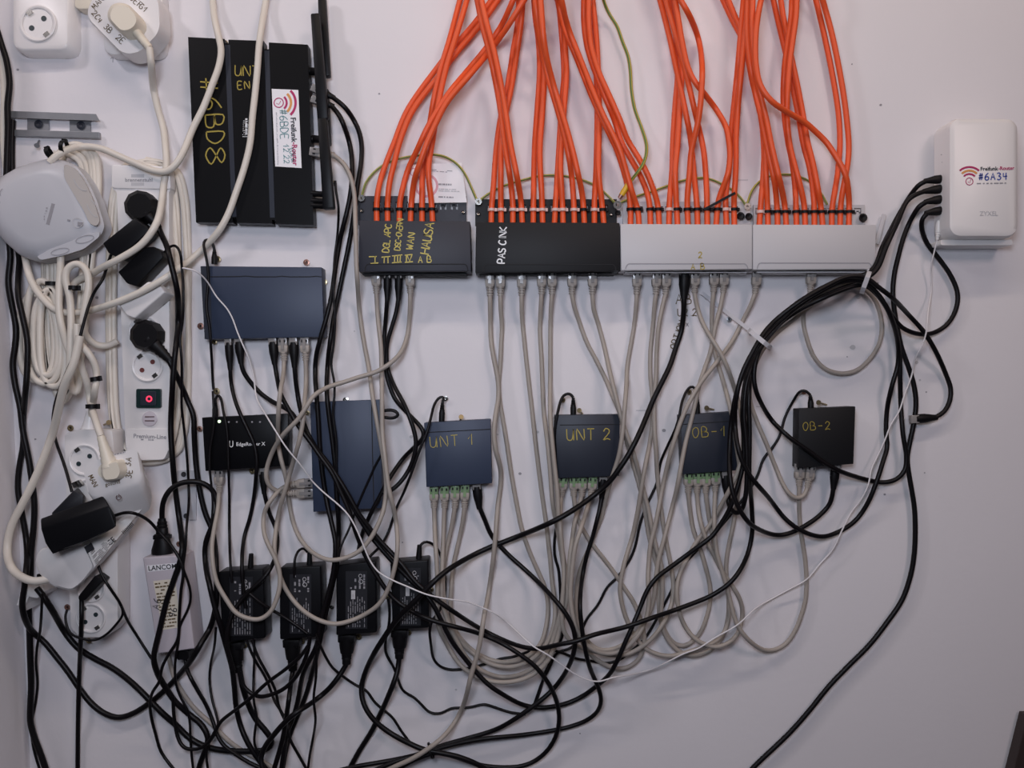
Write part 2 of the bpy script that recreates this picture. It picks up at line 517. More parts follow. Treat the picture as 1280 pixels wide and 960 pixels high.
def rj45(root, port, tail, h, body='clear_plug', boot='grey_jacket', long=False, scale=1.0):
    """plug body from the port pixel towards the tail pixel, then the ribbed boot"""
    a = P(*port, h); b = P(*tail, h)
    t = (b - a); L = t.length; t.normalize()
    m = a + t * L * 0.50
    pl = build('plug', obox(a - t * 0.004, m, 0.0117 * scale, 0.008 * scale, bevel=0.0006), body, root, smooth=30)
    build('latch', obox(a + Vector((0, -0.005, 0)), m + Vector((0, -0.0055, 0)), 0.004 * scale, 0.0016), body, pl)
    build('contact', obox(a + Vector((0, -0.0042, 0)) + t * .001, a + Vector((0, -0.0042, 0)) + t * .0045, 0.0085 * scale, 0.0012), 'gap_dark', pl)
    q = a + t * L * 0.30
    build('boot', obox(q, q + t * L * .34, .0136 * scale, .0092, .0118 * scale, .0088, bevel=.0012), boot, root, smooth=35)
    s = q + t * L * .32
    prof = []
    for k in range(4):
        f = k / 4
        prof += [(f, .0052 - .0009 * f), (f + .15, .0052 - .0009 * f), (f + .16, .0032), (f + .245, .0032)]
    prof.append((1.0, .0034))
    build('strain_relief', tube3([s + (b + t * .002 - s) * f for f, r in prof], [r * scale for f, r in prof], 10, flat=0.85), boot, root, smooth=25)

def black_boot(root, port, tail, h, scale=1.0):
    a = P(*port, h); b = P(*tail, h)
    t = (b - a); L = t.length; t.normalize()
    m = a + t * L * 0.12
    build('plug', obox(a - t * 0.004, m + t * 0.004, 0.0112 * scale, 0.008, bevel=0.0006), 'clear_plug', root, smooth=30)
    prof = [(0.0, .0062), (.12, .0068), (.45, .0066), (.62, .0056), (.80, .0046), (1.0, .0038)]
    build('boot', tube3([m + (b - m + t * 0.004) * f for f, r in prof], [r * scale for f, r in prof], 10, flat=0.85), 'black_rubber', root, smooth=40)

def dc_plug(root, port, tail, h, m='black_rubber'):
    a = P(*port, h); b = P(*tail, h)
    prof = [(0.0, .0042), (.45, .0043), (.55, .0036), (.62, .0037), (.64, .0030), (.72, .0034), (.74, .0026), (.83, .0031), (.86, .0023), (1.0, .0022)]
    build('dc_plug', tube3([a + (b - a) * f for f, r in prof], [r for f, r in prof], 10), m, root, smooth=40)

def cable(name, label, m, r_px, pts, lift=0.003, h0=None, h1=None, blend=45, under=False, group=None, p0=None, p1=None, cat='cable', nseg=8, part='jacket', cap=0.13, hold=0):
    """p0/p1: (kind, port_px, height[, kwargs]) plug at the start / end of the trace"""
    if isinstance(pts, str): pts = px(pts)
    if p0: h0 = p0[2]
    if p1: h1 = p1[2]
    c = route(pts, r_px, lift, h0, h1, blend, under, cap, hold)
    if not (p0 or p1):
        o = build(name, tube3(c, r_px * S, nseg), m, None, smooth=60, loc=c[0])
        return tag(o, label, cat, group)
    root = bpy.data.objects.new(name, None); COL.objects.link(root); root.empty_display_size = 0.02
    root.location = c[0]; tag(root, label, cat, group)
    build(part, tube3(c, r_px * S, nseg), m, root, smooth=60)
    for p, tail in ((p0, pts[0]), (p1, pts[-1])):
        if not p: continue
        k = p[3] if len(p) > 3 else {}
        {'rj': rj45, 'blk': black_boot, 'dc': dc_plug}[p[0]](root, p[1], tail, p[2], **k)
    return root

def screw(x, y, label, m='brass', r=3.6, h=0.004, tilt=None):
    """countersunk screw whose head stands off the wall; tilt = (dx,dy) px if it leans sideways"""
    if tilt is None:
        o = build('screw', lathe(x, y, [(r * .45, 0), (r * .45, h), (r * .95, h + .0012), (r, h + .0018), (r * .5, h + .0022), (r * .42, h + .0010), (0, h + .0008)], 14), m, None, smooth=35, loc=P(x, y, 0))
    else:
        a = P(x, y, 0.0); b = P(x + tilt[0], y + tilt[1], 0.016); n = (b - a).normalized()
        o = build('screw', tube3([a, b - n * .003, b - n * .0029, b], [.0014, .0014, .0030, .0036], 10), m, None, smooth=35, loc=a)
    tag(o, label, 'screw', 'wall screws')
    b = bmesh.new()
    if tilt is None:
        strokes_bm([[(x - r * .4, y), (x + r * .4, y)], [(x, y - r * .4), (x, y + r * .4)]], r * 0.22, h + .0013, bm=b)
        b2 = build('cross_recess', b, 'gap_dark', o)
    else: b.free()
    stamp_seg(x, y, r * .5, h + .003)
    return o

# ================================================================== the setting
def plane_struct(name, pts, m):
    bm = bmesh.new(); bm.faces.new([bm.verts.new(Vector(p)) for p in pts])
    return tag(build(name, bm, m), kind='structure')
LW = (29 - 640) * S
bm = bmesh.new()
bmesh.ops.create_cube(bm, size=1.0, matrix=Matrix.Translation((0.35, 0.05, 0.1)) @ Matrix.Diagonal((3.2, 0.1, 3.0, 1)))
wall = tag(build('wall_back', bm, 'wall_paint', loc=(0, 0.0, 0)), kind='structure')
ang = math.atan2(42, 900)
bm = bmesh.new()
mx = Matrix.Translation(P(15.5, 480, 0)) @ Matrix.Rotation(ang, 4, 'Y').inverted() @ Matrix.Translation((-0.15, -0.05, 0))
bmesh.ops.create_cube(bm, size=1.0, matrix=mx @ Matrix.Diagonal((0.3, 0.1, 3.0, 1)))
tag(build('wall_left', bm, 'wall_paint', loc=P(15.5, 480, 0)), kind='structure')

# dark board leaning at the foot of the wall, only its slanting edge shows
o = build('board', prism([(1175, 1330), (1284, 895), (1480, 895), (1480, 1330)], 0.004, 0.022, bevel=0.001), 'dark_wood', None, loc=P(1290, 950, 0))
tag(o, 'dark brown board with a slanting edge leaning against the bare wall', 'board')

# pencilled notes on the wall
wp = wall
hand('AB', 845, 380, 0, 12, 0, 'brown_ink', wp, 1.3, adv=0.95)
hand('U2.2', 847, 395, 0, 9, 0, 'brown_ink', wp, 1.2, adv=0.8)
hand('x', 857, 409, 0, 7, 0, 'grey_ink', wp, 1.1)
hand('OPTION', 845, 437, -72, 8, 0, 'brown_ink', wp, 1.3, adv=0.85)
hand('I', 460, 392, 0, 9, 0, 'white_ink', wp, 1.2); hand('D', 475, 392, 0, 8, 0, 'white_ink', wp, 1.0)
hand('1', 138, 78, 0, 8, 0, 'grey_ink', wp, 0.8)
bm = bmesh.new()
strokes_bm([[(856, 364), (850, 364)], [(857, 365), (862, 365)]], 0.9, 0, bm=bm)
strokes_bm([[(795, 513), (812, 513)], [(923, 225), (935, 225)], [(945, 508), (952, 508.5)]], 0.5, 0, bm=bm)
build('pencil_line', bm, 'grey_ink', wp)
def drill_hole(x, y, r, m='grey_ink'):
    o = build('drill_hole', prism(circ(x, y, r, r * .85, 9), 0.0, 0.0006), m, wp)
for x, y, r, m in ((514, 546, 2.4, 'pale_ink'), (650, 592, 2.0, 'grey_ink'), (672, 540, 2.0, 'pale_ink'), (830, 538, 2.4, 'grey_ink'), (622, 543, 1.4, 'pale_ink'),
                   (1073, 371, 3.4, 'pale_ink'), (1066, 434, 3.6, 'pale_ink'), (1097, 354, 1.6, 'grey_ink'), (1106, 618, 1.5, 'grey_ink'), (474, 117, 1.2, 'grey_ink'),
                   (1146, 453, 2.2, 'pale_ink'), (570, 862, 1.5, 'pale_ink'), (22, 87, 1.6, 'grey_ink'), (503, 678, 1.0, 'grey_ink'), (1158, 490, 1.0, 'grey_ink'),
                   (1101, 131, 1.6, 'grey_ink'), (44, 549, 1.3, 'grey_ink'), (121, 372, 2.0, 'grey_ink'), (117, 441, 1.8, 'pale_ink'), (1150, 475, 1.4, 'pale_ink'),
                   (1059, 446, 0.9, 'grey_ink'), (1065, 80, 0.9, 'grey_ink'), (725, 917, 0.9, 'grey_ink'), (1156, 591, 0.8, 'grey_ink'), (443, 414, 1.0, 'pale_ink')):
    drill_hole(x, y, r, m)

# ================================================================== patch panels
def patch_panel(label, cover, plate, slots, groove, cm, tongue_y, nails=(), h=0.045):
    t = thing('patch_bay', label, 'patch bay', (cover[0][0] + cover[1][0]) / 2, cover[2][1], 0)
    build('cover', prism(cover, 0.012, h, bevel=0.0012), cm, t, smooth=40)
    x0, y0, x1, y1 = plate
    bm = bmesh.new()
    wy0, wy1 = tongue_y
    hb = 0.009
    prism(rect(x0, y0, x1, wy0), 0.004, hb, bm); prism(rect(x0, wy1, x1, y1 + 4), 0.004, hb, bm)
    xs = x0
    for s in slots:
        prism(rect(xs, wy0, s - 4.6, wy1), 0.004, hb, bm)
        prism(rect(s - 1.6, wy0 + 3.5, s + 1.6, wy1), 0.004, hb, bm); prism(rect(s - 3.2, wy0 + 2.2, s + 3.2, wy0 + 5), 0.004, hb, bm)
        xs = s + 4.6
    prism(rect(xs, wy0, x1, wy1), 0.004, hb, bm)
    build('backplate', bm, cm, t)
    gx0, gx1, gy, gb = groove
    bm = strokes_bm([smooth_poly([(gx0 - 1, gb), (gx0, gy + 3), (gx0 + 2.5, gy), (gx0 + 8, gy - .3)], 3) + [(gx1 - 8, gy - .3)] + smooth_poly([(gx1 - 7, gy - .3), (gx1 - 2.5, gy), (gx1, gy + 3), (gx1 + 1, gb)], 3)], 1.2, h)
    build('label_groove', bm, 'gap_dark' if cm != 'panel_white' else 'grey_ink', t)
    pbm = prism(rect(cover[3][0] + 5, cover[3][1] + 2.2, cover[2][0] - 6, cover[2][1] + 4.5), 0.014, 0.034)
    build('port_strip', pbm, 'gap_dark' if cm != 'panel_white' else 'panel_white', t)
    for (nx, ny, nm, r) in nails:
        build('fixing_screw', lathe(nx, ny, [(r, hb), (r, hb + .006), (r * .7, hb + .009), (r * .3, hb + .0085), (0, hb + .007)], 12), nm, t, smooth=40)
    stamp_poly(cover, h); stamp_poly(rect(x0, y0, x1, y1), hb)
    return t
SL1 = [471, 484.5, 499, 513, 527.5, 541, 553.5, 567.5]
P1 = patch_panel('dark patch panel with gold roman numerals and HAUSA on its cover',
    [(449, 275.6), (587.5, 276.6), (589, 339), (448, 339.6)], (448, 245, 583, 277), SL1, (457, 584, 330.5, 339), 'panel_dark', (252, 262),
    [(451, 248, 'chrome', 3), (452, 263, 'chrome', 2.2), (579, 264.5, 'chrome', 2.4)])
hand('I', 466, 329, 0, 9, .045, 'gold_ink', P1, 1.3)
bm = strokes_bm([[(461, 321), (471, 320.5)], [(463, 329.5), (473, 328.5)], [(477, 321.5), (488, 320.5)], [(480.5, 321), (480, 329)], [(485, 321), (485, 329)],
                 [(490, 320), (503, 318.5)], [(490, 328.5), (502, 327.5)], [(493.5, 320), (493, 328)], [(497, 319.5), (497, 328)], [(500.5, 319), (500, 328)],
                 [(506, 319), (515.5, 318)], [(506, 328), (516, 327)], [(508, 319), (508, 327.5)], [(509, 319.5), (512, 326.5), (515, 318.5)]], 1.3, .045)
build('handwriting', bm, 'gold_ink', P1)
hand('A', 523, 328.5, 0, 8, .045, 'gold_ink', P1, 1.2); hand('B', 534, 328, 0, 8, .045, 'gold_ink', P1, 1.2)
hand('DGL APC', 486, 315.5, -84, 8, .045, 'gold_ink', P1, 1.4, adv=0.68)
hand('DSC-OVERN', 500, 313, -84, 7, .045, 'gold_ink', P1, 1.2, adv=0.62)
hand('WAN', 516, 312, -82, 8.5, .045, 'gold_ink', P1, 1.3, adv=0.88)
hand('HAUSA', 536, 318, -80, 11, .045, 'gold_ink', P1, 1.4, adv=0.74)

SL2 = [614, 626.5, 641, 653, 666.5, 678.5, 693, 704, 718, 730.6, 743, 755]
P2 = patch_panel('black patch panel marked PAS CINK in white, holding twelve orange cables',
    [(595, 277.5), (774.7, 278.4), (774.7, 338.5), (594, 341)], (594, 249, 771, 278), SL2, (605, 769, 331, 339), 'panel_black', (256, 265),
    [(598, 252, 'chrome', 3), (598, 267, 'chrome', 2.4), (764, 268, 'chrome', 2)])
hand('PAS CINK', 631, 329, -87, 9, .045, 'white_ink', P2, 1.7, adv=0.72)

SL3 = [788, 799, 813, 824, 836, 847, 860, 872, 884, 895, 908, 918]
P3 = patch_panel('light grey patch panel with a small gold 2 written on its cover',
    [(775.5, 279.8), (940.3, 280.5), (940.3, 336.5), (776.5, 338)], (779, 252, 938, 280), SL3, (783, 934, 330, 336), 'panel_white', (258, 266),
    [(772.5, 266, 'black_rubber', 3.6), (926, 270, 'black_rubber', 5), (936, 270.5, 'black_rubber', 4.6)])
hand('2', 873, 322.5, 0, 7.5, .045, 'gold_ink', P3, 1.3); hand('A', 864, 337, 0, 7, .045, 'gold_ink', P3, 1.3); hand('B', 876, 336.5, 0, 7, .045, 'gold_ink', P3, 1.3)

SL4 = [949, 960, 972, 983, 995.6, 1006.5, 1018, 1028.5, 1039.7, 1050, 1061, 1072]
P4 = patch_panel('unmarked light grey patch panel at the end of the row beside the looped black cables',
    [(941.3, 280.5), (1095.5, 281), (1094, 336.5), (941.3, 337.2)], (942, 256, 1081, 280), SL4, (947.5, 1089, 329, 336), 'panel_white', (260, 268),
    [(1079, 272, 'black_rubber', 5.5)])

# ================================================================== switches and routers
def slab(name, label, cat, poly, h0, h1, m, bevel=0.0008, seam=None, seam_w=1.0, lip=True):
    t = thing(name, label, cat, sum(p[0] for p in poly) / 4, sum(p[1] for p in poly) / 4, 0)
    build('housing', prism(poly, h0, h1, bevel=bevel), m, t, smooth=40)
    if seam: build('lid_seam', strokes_bm([seam], seam_w, h1), 'gap_dark', t)
    stamp_poly(poly, h1); stamp_poly(pull(poly, h1, h0), h1 * .9)
    return t
swC = slab('network_switch', 'wide blue-grey metal switch mounted under the black router', 'network switch', [(250.5, 332.5), (402, 334), (405, 421), (255.6, 424)], .004, .026, 'steel_blue',
           seam=px('263,346 300,345.6 307,345 318,346 345,346 352,345.2 362,346 388,346 395,345.2 402,346'), seam_w=1.1)
build('side_band', prism([(250.6, 333), (262.5, 333.2), (265, 423.3), (255.8, 423.6)], .026, .0264), 'steel_dark', swC)
swE = slab('network_switch', 'blue-grey metal switch mounted upright with a long vertical seam', 'network switch', [(387.5, 502.5), (476, 499.5), (477.5, 635), (391.5, 640)], .006, .033, 'steel_blue',
           seam=[(464.5, 500.5), (465.5, 560), (467.5, 635.5)], seam_w=1.2)
UN1 = slab('network_switch', 'small blue-grey switch with UNT 1 written on it in gold', 'network switch', [(530, 528.5), (613, 524), (615, 604), (533, 609)], .006, .031, 'steel_blue', seam=[(534.5, 540.5), (613, 536.5)])
UN2 = slab('network_switch', 'small dark switch with UNT 2 written on it in gold', 'network switch', [(693.5, 519), (775, 518), (774, 595), (696.5, 598)], .006, .031, 'steel_dark', seam=[(700, 531.3), (775, 530.5)])
OB1 = slab('network_switch', 'small dark switch with OB-1 written on it in gold beside the cable bundle', 'network switch', [(850.5, 519), (919, 514.5), (922, 588), (854, 593)], .006, .031, 'steel_dark', seam=[(854, 530.5), (919, 526)])
OB2 = slab('network_switch', 'small black switch with OB-2 written on it in gold', 'network switch', [(999, 511), (1069.5, 508), (1067, 580), (998, 585)], .006, .031, 'panel_black', seam=None)
hand('UNT 1', 538, 559.5, -4, 13.5, .031, 'gold_ink', UN1, 0.9, adv=0.98)
hand('UNT 2', 708.5, 550.5, -1, 14, .031, 'gold_ink', UN2, 1.3, adv=0.92)
hand('OB-1', 866, 547, -3, 12.5, .031, 'gold_ink', OB1, 1.0, adv=0.92)
hand('OB-2', 1004, 538, -2, 10, .031, 'gold_ink', OB2, 0.9, adv=0.92)

ER = slab('mini_router', 'small black router with white printed name and a green light', 'router', [(252.3, 522), (360, 517), (360.6, 582.5), (256.6, 589)], .006, .027, 'router_black')
printed('EdgeRouter X', 313.5, 555.2, -1, 36, .027, 'white_ink', ER, bold=0.01)
build('logo', strokes_bm([smooth_poly(px('287,551 287,557 289,558.6 291,557 291,551'), 3)], 1.0, .027), 'white_ink', ER)
build('status_light', prism(circ(274, 526.8, 1.9), .027, .0276), 'led_green', ER)
for lx in (286, 296, 315, 325): build('status_light', prism(circ(lx, 527.5, 1.1), .027, .0274), 'grey_ink', ER)

# large black router with aerials
rt = thing('wifi_router', 'large flat black router with gold writing, a white sticker and four aerials', 'router', 314, 165, 0)
RP = [(235, 46.2), (280.5, 48.6), (280.8, 54), (285.5, 54), (285.5, 49.5), (329.5, 51), (330, 61.5), (336, 61.5), (336, 53), (384.6, 55.8),
      (386.3, 108), (392, 281.5), (344.8, 279.8), (344.6, 275), (339.8, 275), (340, 279.5), (296, 278.6), (295, 272), (291, 272), (291.2, 278.4), (245, 278)]
RH = .024
build('housing', prism(RP, .008, RH), 'router_black', rt)
stamp_poly(RP, RH)
build('vent_channel', prism([(281, 56), (287.5, 56), (295.5, 271), (290, 271)], RH, RH + .0004), 'steel_dark', rt)
build('vent_channel', prism([(330.5, 63), (336.5, 63), (343.5, 272), (337.5, 272)], RH, RH + .0004), 'steel_dark', rt)
hand('#', 250, 98, 88, 22, RH, 'gold_ink', rt, 1.7, wid=0.75); hand('6', 253.5, 121, 88, 23, RH, 'gold_ink', rt, 1.8, wid=0.75)
hand('B', 256.5, 144, 88, 22, RH, 'gold_ink', rt, 1.8, wid=0.7); hand('D', 258, 165, 88, 21, RH, 'gold_ink', rt, 1.8, wid=0.7); hand('8', 256.5, 184, 86, 24, RH, 'gold_ink', rt, 1.8, wid=0.95)
hand('UNT', 293.5, 94.5, 2, 13, RH, 'gold_ink', rt, 1.3, adv=0.82); hand('EN', 297.5, 111.5, -3, 9.5, RH, 'gold_ink', rt, 1.3, adv=0.9)
fine_print([(305, 148), (305, 178), (311, 178), (311, 148)][::-1], 1, 4, RH, 'white_ink', rt)
fine_print([(304, 150), (311, 150), (310, 172), (303, 172)], 9, 6, RH, 'white_ink', rt, hh=0.3)
stk = build('sticker', prism([(339.6, 111), (372.8, 112.5), (377, 210), (344, 208)], RH, RH + .0004), 'paper', rt)
hS = RH + .0005
bm = annulus(348.4, 128.4, 5.2, 6.4, hS, hS + .0003); annulus(348.4, 128.4, 8.6, 11.2, hS, hS + .0003, bm, 12, -48, 48); annulus(348.4, 128.4, 19.6, 22.6, hS, hS + .0003, bm, 14, -46, 46)
build('logo', bm, 'magenta_ink', stk)
build('logo', annulus(348.4, 128.4, 13.8, 16.8, hS, hS + .0003, None, 14, -47, 47), 'amber_ink', stk)
build('logo', strokes_bm([[(345.5, 129), (348.5, 130.5), (351, 126)]], .7, hS), 'magenta_ink', stk)
printed('Freifunk', 366.8, 162.6, 87.5, 31, hS, 'black_ink', stk, bold=0.02)
printed('-Router', 368.3, 192.3, 87.5, 29.5, hS, 'magenta_ink', stk, bold=0.02)
hand('#6BDE', 349.5, 137, 88, 9.5, hS, 'teal_ink', stk, 0.9, adv=0.82); hand('12.22', 354, 180, 88, 7, hS, 'teal_ink', stk, 0.8, adv=0.8); hand('10km', 361, 184, 80, 6, hS, 'teal_ink', stk, 0.8)
fine_print([(344.8, 140), (346.5, 140), (348.6, 206), (346.8, 206)], 34, 3, hS, 'grey_ink', stk, hh=0.55)

def aerial(ax, ay, bx, by, wpx, h, hinge=None):
    a = P(ax, ay, h); b = P(bx, by, h + .002)
    o = build('aerial', obox(a, b, wpx * .8 * S, .010, wpx * S, .012, bevel=.0024), 'black_plastic', rt, smooth=40)
    if hinge:
        x0, x1, y0, y1 = hinge
        bm = tube3([P(x0, y0, .016), P((x0 + x1) / 2, (y0 + y1) / 2, .016), P(x1, y1, h)], [.0052, .0056, .0046], 10)
        build('aerial_hinge', bm, 'black_rubber', o, smooth=40)
    stamp_poly([(ax - wpx / 2, ay), (ax + wpx / 2, ay), (bx + wpx / 2, by), (bx - wpx / 2, by)], h + .007)
aerial(402.5, -8, 407.5, 97, 12, .016)
aerial(394.5, 18, 404.5, 150, 13.5, .034, (385, 398, 89, 90))
aerial(409, 112, 411, 182, 6, .016)
aerial(402.5, 139, 411.8, 262, 14, .036, (388, 402, 174, 174))
for y0 in (242, 251, 257):
    build('aerial_hinge', tube3([P(390, y0, .020), P(398, y0 + .5, .022), P(409, y0 + 1, .030)], [.0046, .0040, .0046], 10), 'black_rubber', rt, smooth=40)

# white router on the right with its wall bracket
zy = thing('wifi_router', 'white upright wifi router with a red and blue sticker, black cables in its side', 'router', 1229, 300, 0)
f = rrect(1229.5, 222, 88.5, 150, 15, 0, 6)
fi = rrect(1229.5, 222, 84, 145.5, 13, 0, 6); fj = rrect(1229.5, 222, 74, 136, 10, 0, 6)
build('housing', loft([(pull(f, .05, .014), .014), (pull(f, .05, .044), .044), (fi, .0515), (fj, .0535)]), 'white_plastic', zy, smooth=50)
stamp_poly(f, .054)
build('bracket', prism(rrect(1221, 303, 90, 7, 2), 0.0, .034, bevel=.0006), 'white_plastic', zy)
build('bracket', prism(rect(1180, 280, 1262, 300), 0.0, .016), 'white_plastic', zy)
hz = .0537
bm = annulus(1211.8, 226.7, 4.0, 4.9, hz, hz + .0003); annulus(1211.8, 226.7, 8.2, 10.4, hz, hz + .0003, bm, 12, -138, -42); annulus(1211.8, 226.7, 16.8, 19.2, hz, hz + .0003, bm, 14, -132, -48)
build('logo', bm, 'magenta_ink', zy)
build('logo', annulus(1211.8, 226.7, 12.2, 14.8, hz, hz + .0003, None, 14, -134, -46), 'amber_ink', zy)
build('logo', strokes_bm([[(1209.8, 227), (1212, 228.6), (1213.6, 224)]], .6, hz), 'magenta_ink', zy)
printed('Freifunk', 1236.8, 211, -1.5, 22, hz, 'black_ink', zy, bold=0.02); printed('-Router', 1258, 210.3, -1.5, 20, hz, 'magenta_ink', zy, bold=0.02)
hand('#6A34', 1223.5, 225, -1, 8.6, hz, 'blue_ink', zy, 1.3, adv=0.88)
fine_print([(1221, 228.4), (1268, 227.6), (1268, 229.4), (1221, 230.2)], 1, 9, hz, 'grey_ink', zy, hh=0.7)
printed('ZYXEL', 1236, 267, 0, 23, hz, 'pale_ink', zy, bold=0.01)
for y in (223, 235, 248, 262): build('network_port', prism(rect(1179, y - 5, 1186, y + 5), .022, .036), 'gap_dark', zy)
build('side_label', prism(rect(1179.4, 207.5, 1181.4, 211.5), .036, .038), 'magenta_ink', zy)
build('side_label', strokes_bm([[(1177, 203), (1182, 200)], [(1176, 193.5), (1182, 192)]], .7, .034), 'grey_ink', zy)

# visiting card tucked behind the orange cables
cd = thing('visiting_card', 'white visiting card tucked behind orange cables on the dark panel', 'card', 548, 250, .012)
cpoly = [(508, 206), (577, 203.5), (583.5, 253), (510, 254)]
build('card', prism(cpoly, .0115, .0122), 'paper', cd)
build('logo', annulus(533, 232, 12, 15, .0122, .0125, None, 20), 'pink_ink', cd); build('logo', annulus(517, 215, 4, 5.2, .0122, .0125, None, 14), 'pink_ink', cd)
fine_print([(540, 211), (572, 213.5), (572, 217), (540, 214.5)], 2, 5, .0122, 'grey_ink', cd)
fine_print([(548, 229), (566, 229.5), (566, 232), (548, 231.5)], 1, 6, .0122, 'grey_ink', cd, hh=.8)
fine_print([(548, 235), (579, 236), (579, 240.5), (548, 239.5)], 2, 7, .0122, 'pale_ink', cd)
fine_print([(548, 245), (575, 246), (575, 248), (548, 247)], 1, 8, .0122, 'grey_ink', cd, hh=.8)
stamp_poly(cpoly, .0122)

# ================================================================== power bricks
def brick(label, conn_label, poly, conn, label_box, seed, watt=False, out=None):
    t = thing('power_brick', label, 'power supply', sum(p[0] for p in poly) / 4, poly[2][1], 0)
    build('housing', prism(poly, .006, .038, bevel=.0025, seg=3), 'black_plastic', t, smooth=40)
    stamp_poly(poly, .038)
    x0, y0, x1, y1 = label_box
    lab = build('rating_label', prism(rect(x0, y0, x1, y1), .038, .0383), 'black_matt', t)
    fine_print([(x0 + 2, y1 - 2), (x0 + 2, y0 + 26), (x1 - 2, y0 + 26), (x1 - 2, y1 - 2)], 8, seed, .0384, 'grey_ink', lab, hh=.28)
    fine_print([(x0 + 4, y0 + 22), (x0 + 4, y0 + 1), (x1 - 1, y0 + 1), (x1 - 1, y0 + 22)], 4, seed + 1, .0384, 'grey_ink', lab, hh=.4, fill=.6)
    bm = annulus((x0 + x1) / 2 + 5, y0 + 6, 1.8, 2.4, .0384, .0387); annulus((x0 + x1) / 2 + 5.5, y0 + 13, 2.2, 2.9, .0384, .0387, bm)
    build('approval_mark', bm, 'pale_ink', lab)
    if watt:
        build('rating_plate', prism(rect(x0 + 7, y0 + 24, x0 + 12, y0 + 35), .0383, .0386), 'pale_ink', lab)
    a0, b0, a1, b1 = conn      # connector of the mains cord: top centre / bottom centre
    hh = .022
    prof = [(0, .0115), (.25, .0112), (.5, .0100), (.62, .0088), (.64, .0072), (.72, .0072), (.74, .0066), (.82, .0070), (.84, .0062), (1.0, .0060)]
    A = P(a0, b0, hh); B = P(a1, b1, hh)
    mc = thing('mains_connector', conn_label, 'connector', a0, b0, hh)
    build('connector_body', tube3([A + (B - A) * f for f, r in prof], [r for f, r in prof], 12, flat=.8), 'black_rubber', mc, smooth=35)
    build('collar', obox(P(a0, b0 - 2, hh), P(a0 + (a1 - a0) * .2, b0 + (b1 - b0) * .2, hh), .0235, .017, .023, .0165, bevel=.001), 'black_rubber', mc, smooth=35)
    stamp_poly(rect(min(a0, a1) - 9, b0, max(a0, a1) + 9, b1), hh + .008)
    if out:
        ox, oy, o2, oy2 = out
        build('strain_relief', tube3([P(ox, oy, .024), P((ox + o2) / 2, (oy + oy2) / 2, .024), P(o2, oy2, .024)], [.0044, .0038, .0032], 10), 'black_rubber', t, smooth=40)
    return t
brick('black power brick crossed by a grey loop, hung beneath the small black router', 'mains connector in the power brick crossed by a grey loop', [(272.5, 715), (329, 711), (331.5, 798), (278, 804)], (293, 804, 298, 840), (287, 721, 316, 795), 11, out=(313, 712, 314, 692))
brick('black power brick hung beside the one under the small black router', 'mains connector in the second power brick, counted from the pale supply', [(349, 710), (401, 707), (403, 796), (349.5, 800)], (365.5, 800, 366, 838), (362, 718, 389, 792), 21, out=(387, 708, 387, 690))
brick('black power brick with a boxed white mark on its label', 'mains connector in the third power brick, counted from the pale supply', [(420, 706.5), (470, 701), (471, 791), (420, 795)], (434, 794, 433, 830), (432, 714, 459, 786), 31, watt=True)
brick('black power brick nearest the fan of grey cables, below the UNT 1 switch', 'mains connector in the end power brick beside the grey cable fan', [(487.5, 703.5), (535.5, 699.5), (536.5, 785), (490.5, 788.5)], (500, 788, 499, 823), (500, 710, 526, 782), 41, watt=True, out=(523.5, 698, 524.5, 681))

# pale power supply with printed name
lp = thing('power_supply', 'pale lilac-grey power supply printed LANCOM with a yellowish label', 'power supply', 215, 815, 0)
LP = [(178, 697), (229, 694), (243, 811), (197, 817.5)]
build('housing', prism(LP, .006, .042, bevel=.002, seg=3), 'lilac_plastic', lp, smooth=40)
stamp_poly(LP, .042)
build('name_strip', prism([(183.5, 707), (221.5, 703.5), (222.5, 711), (184.5, 715)], .042, .0423), 'paper', lp)
printed('LANCOM', 203, 709.3, -5, 35, .0424, 'black_ink', lp, bold=0.015)
lab = build('rating_label', prism([(191.5, 726.5), (219, 723.5), (226, 784), (203, 787.5)], .042, .0423), 'cream_plastic', lp)
fine_print([(193, 728), (218.5, 725), (225, 783), (203.5, 786)], 14, 51, .0424, 'brown_ink', lab, hh=.42)
hand('A6', 199, 762, -80, 9, .0425, 'black_ink', lab, 1.0); hand('96', 219, 772, -80, 8, .0425, 'black_ink', lab, 1.0)
ic = thing('mains_connector', 'black mains connector standing in the top of the pale lilac-grey power supply', 'connector', 203, 692, .024)
A = P(203, 692, .024); B = P(202.5, 648, .024)
prof = [(0, .0150), (.12, .0148), (.38, .0112), (.46, .0100), (.48, .0112), (.55, .0110), (.57, .0085), (.72, .0080), (.74, .0070), (.80, .0076), (.82, .0066), (.90, .0070), (.92, .0058), (1, .0054)]
build('connector_body', tube3([A + (B - A) * f for f, r in prof], [r for f, r in prof], 14, flat=.75), 'black_rubber', ic, smooth=35)
build('clamp', obox(P(193, 671, .024), P(213, 671, .024), .006, .012, bevel=.001), 'black_rubber', ic, smooth=35)
stamp_poly(rect(192, 648, 214, 692), .032)
build('output_socket', prism(rrect(228, 819, 15, 12, 3), .014, .034, bevel=.001), 'black_rubber', lp)

# metal plate half hidden behind the cords
pl = thing('fixing_plate', 'thin pale plate with two dark screws behind black cords', 'plate', 233, 620, 0)
build('plate', prism(rect(221, 588, 245, 650), 0, .003, bevel=.0004), 'cool_plastic', pl)
for yy in (593, 645): build('plate_screw', lathe(229.5 + (yy > 600) * 3, yy, [(3.4, .003), (3.2, .0042), (1.2, .0040), (0, .0036)], 12), 'black_ink', pl, smooth=40)

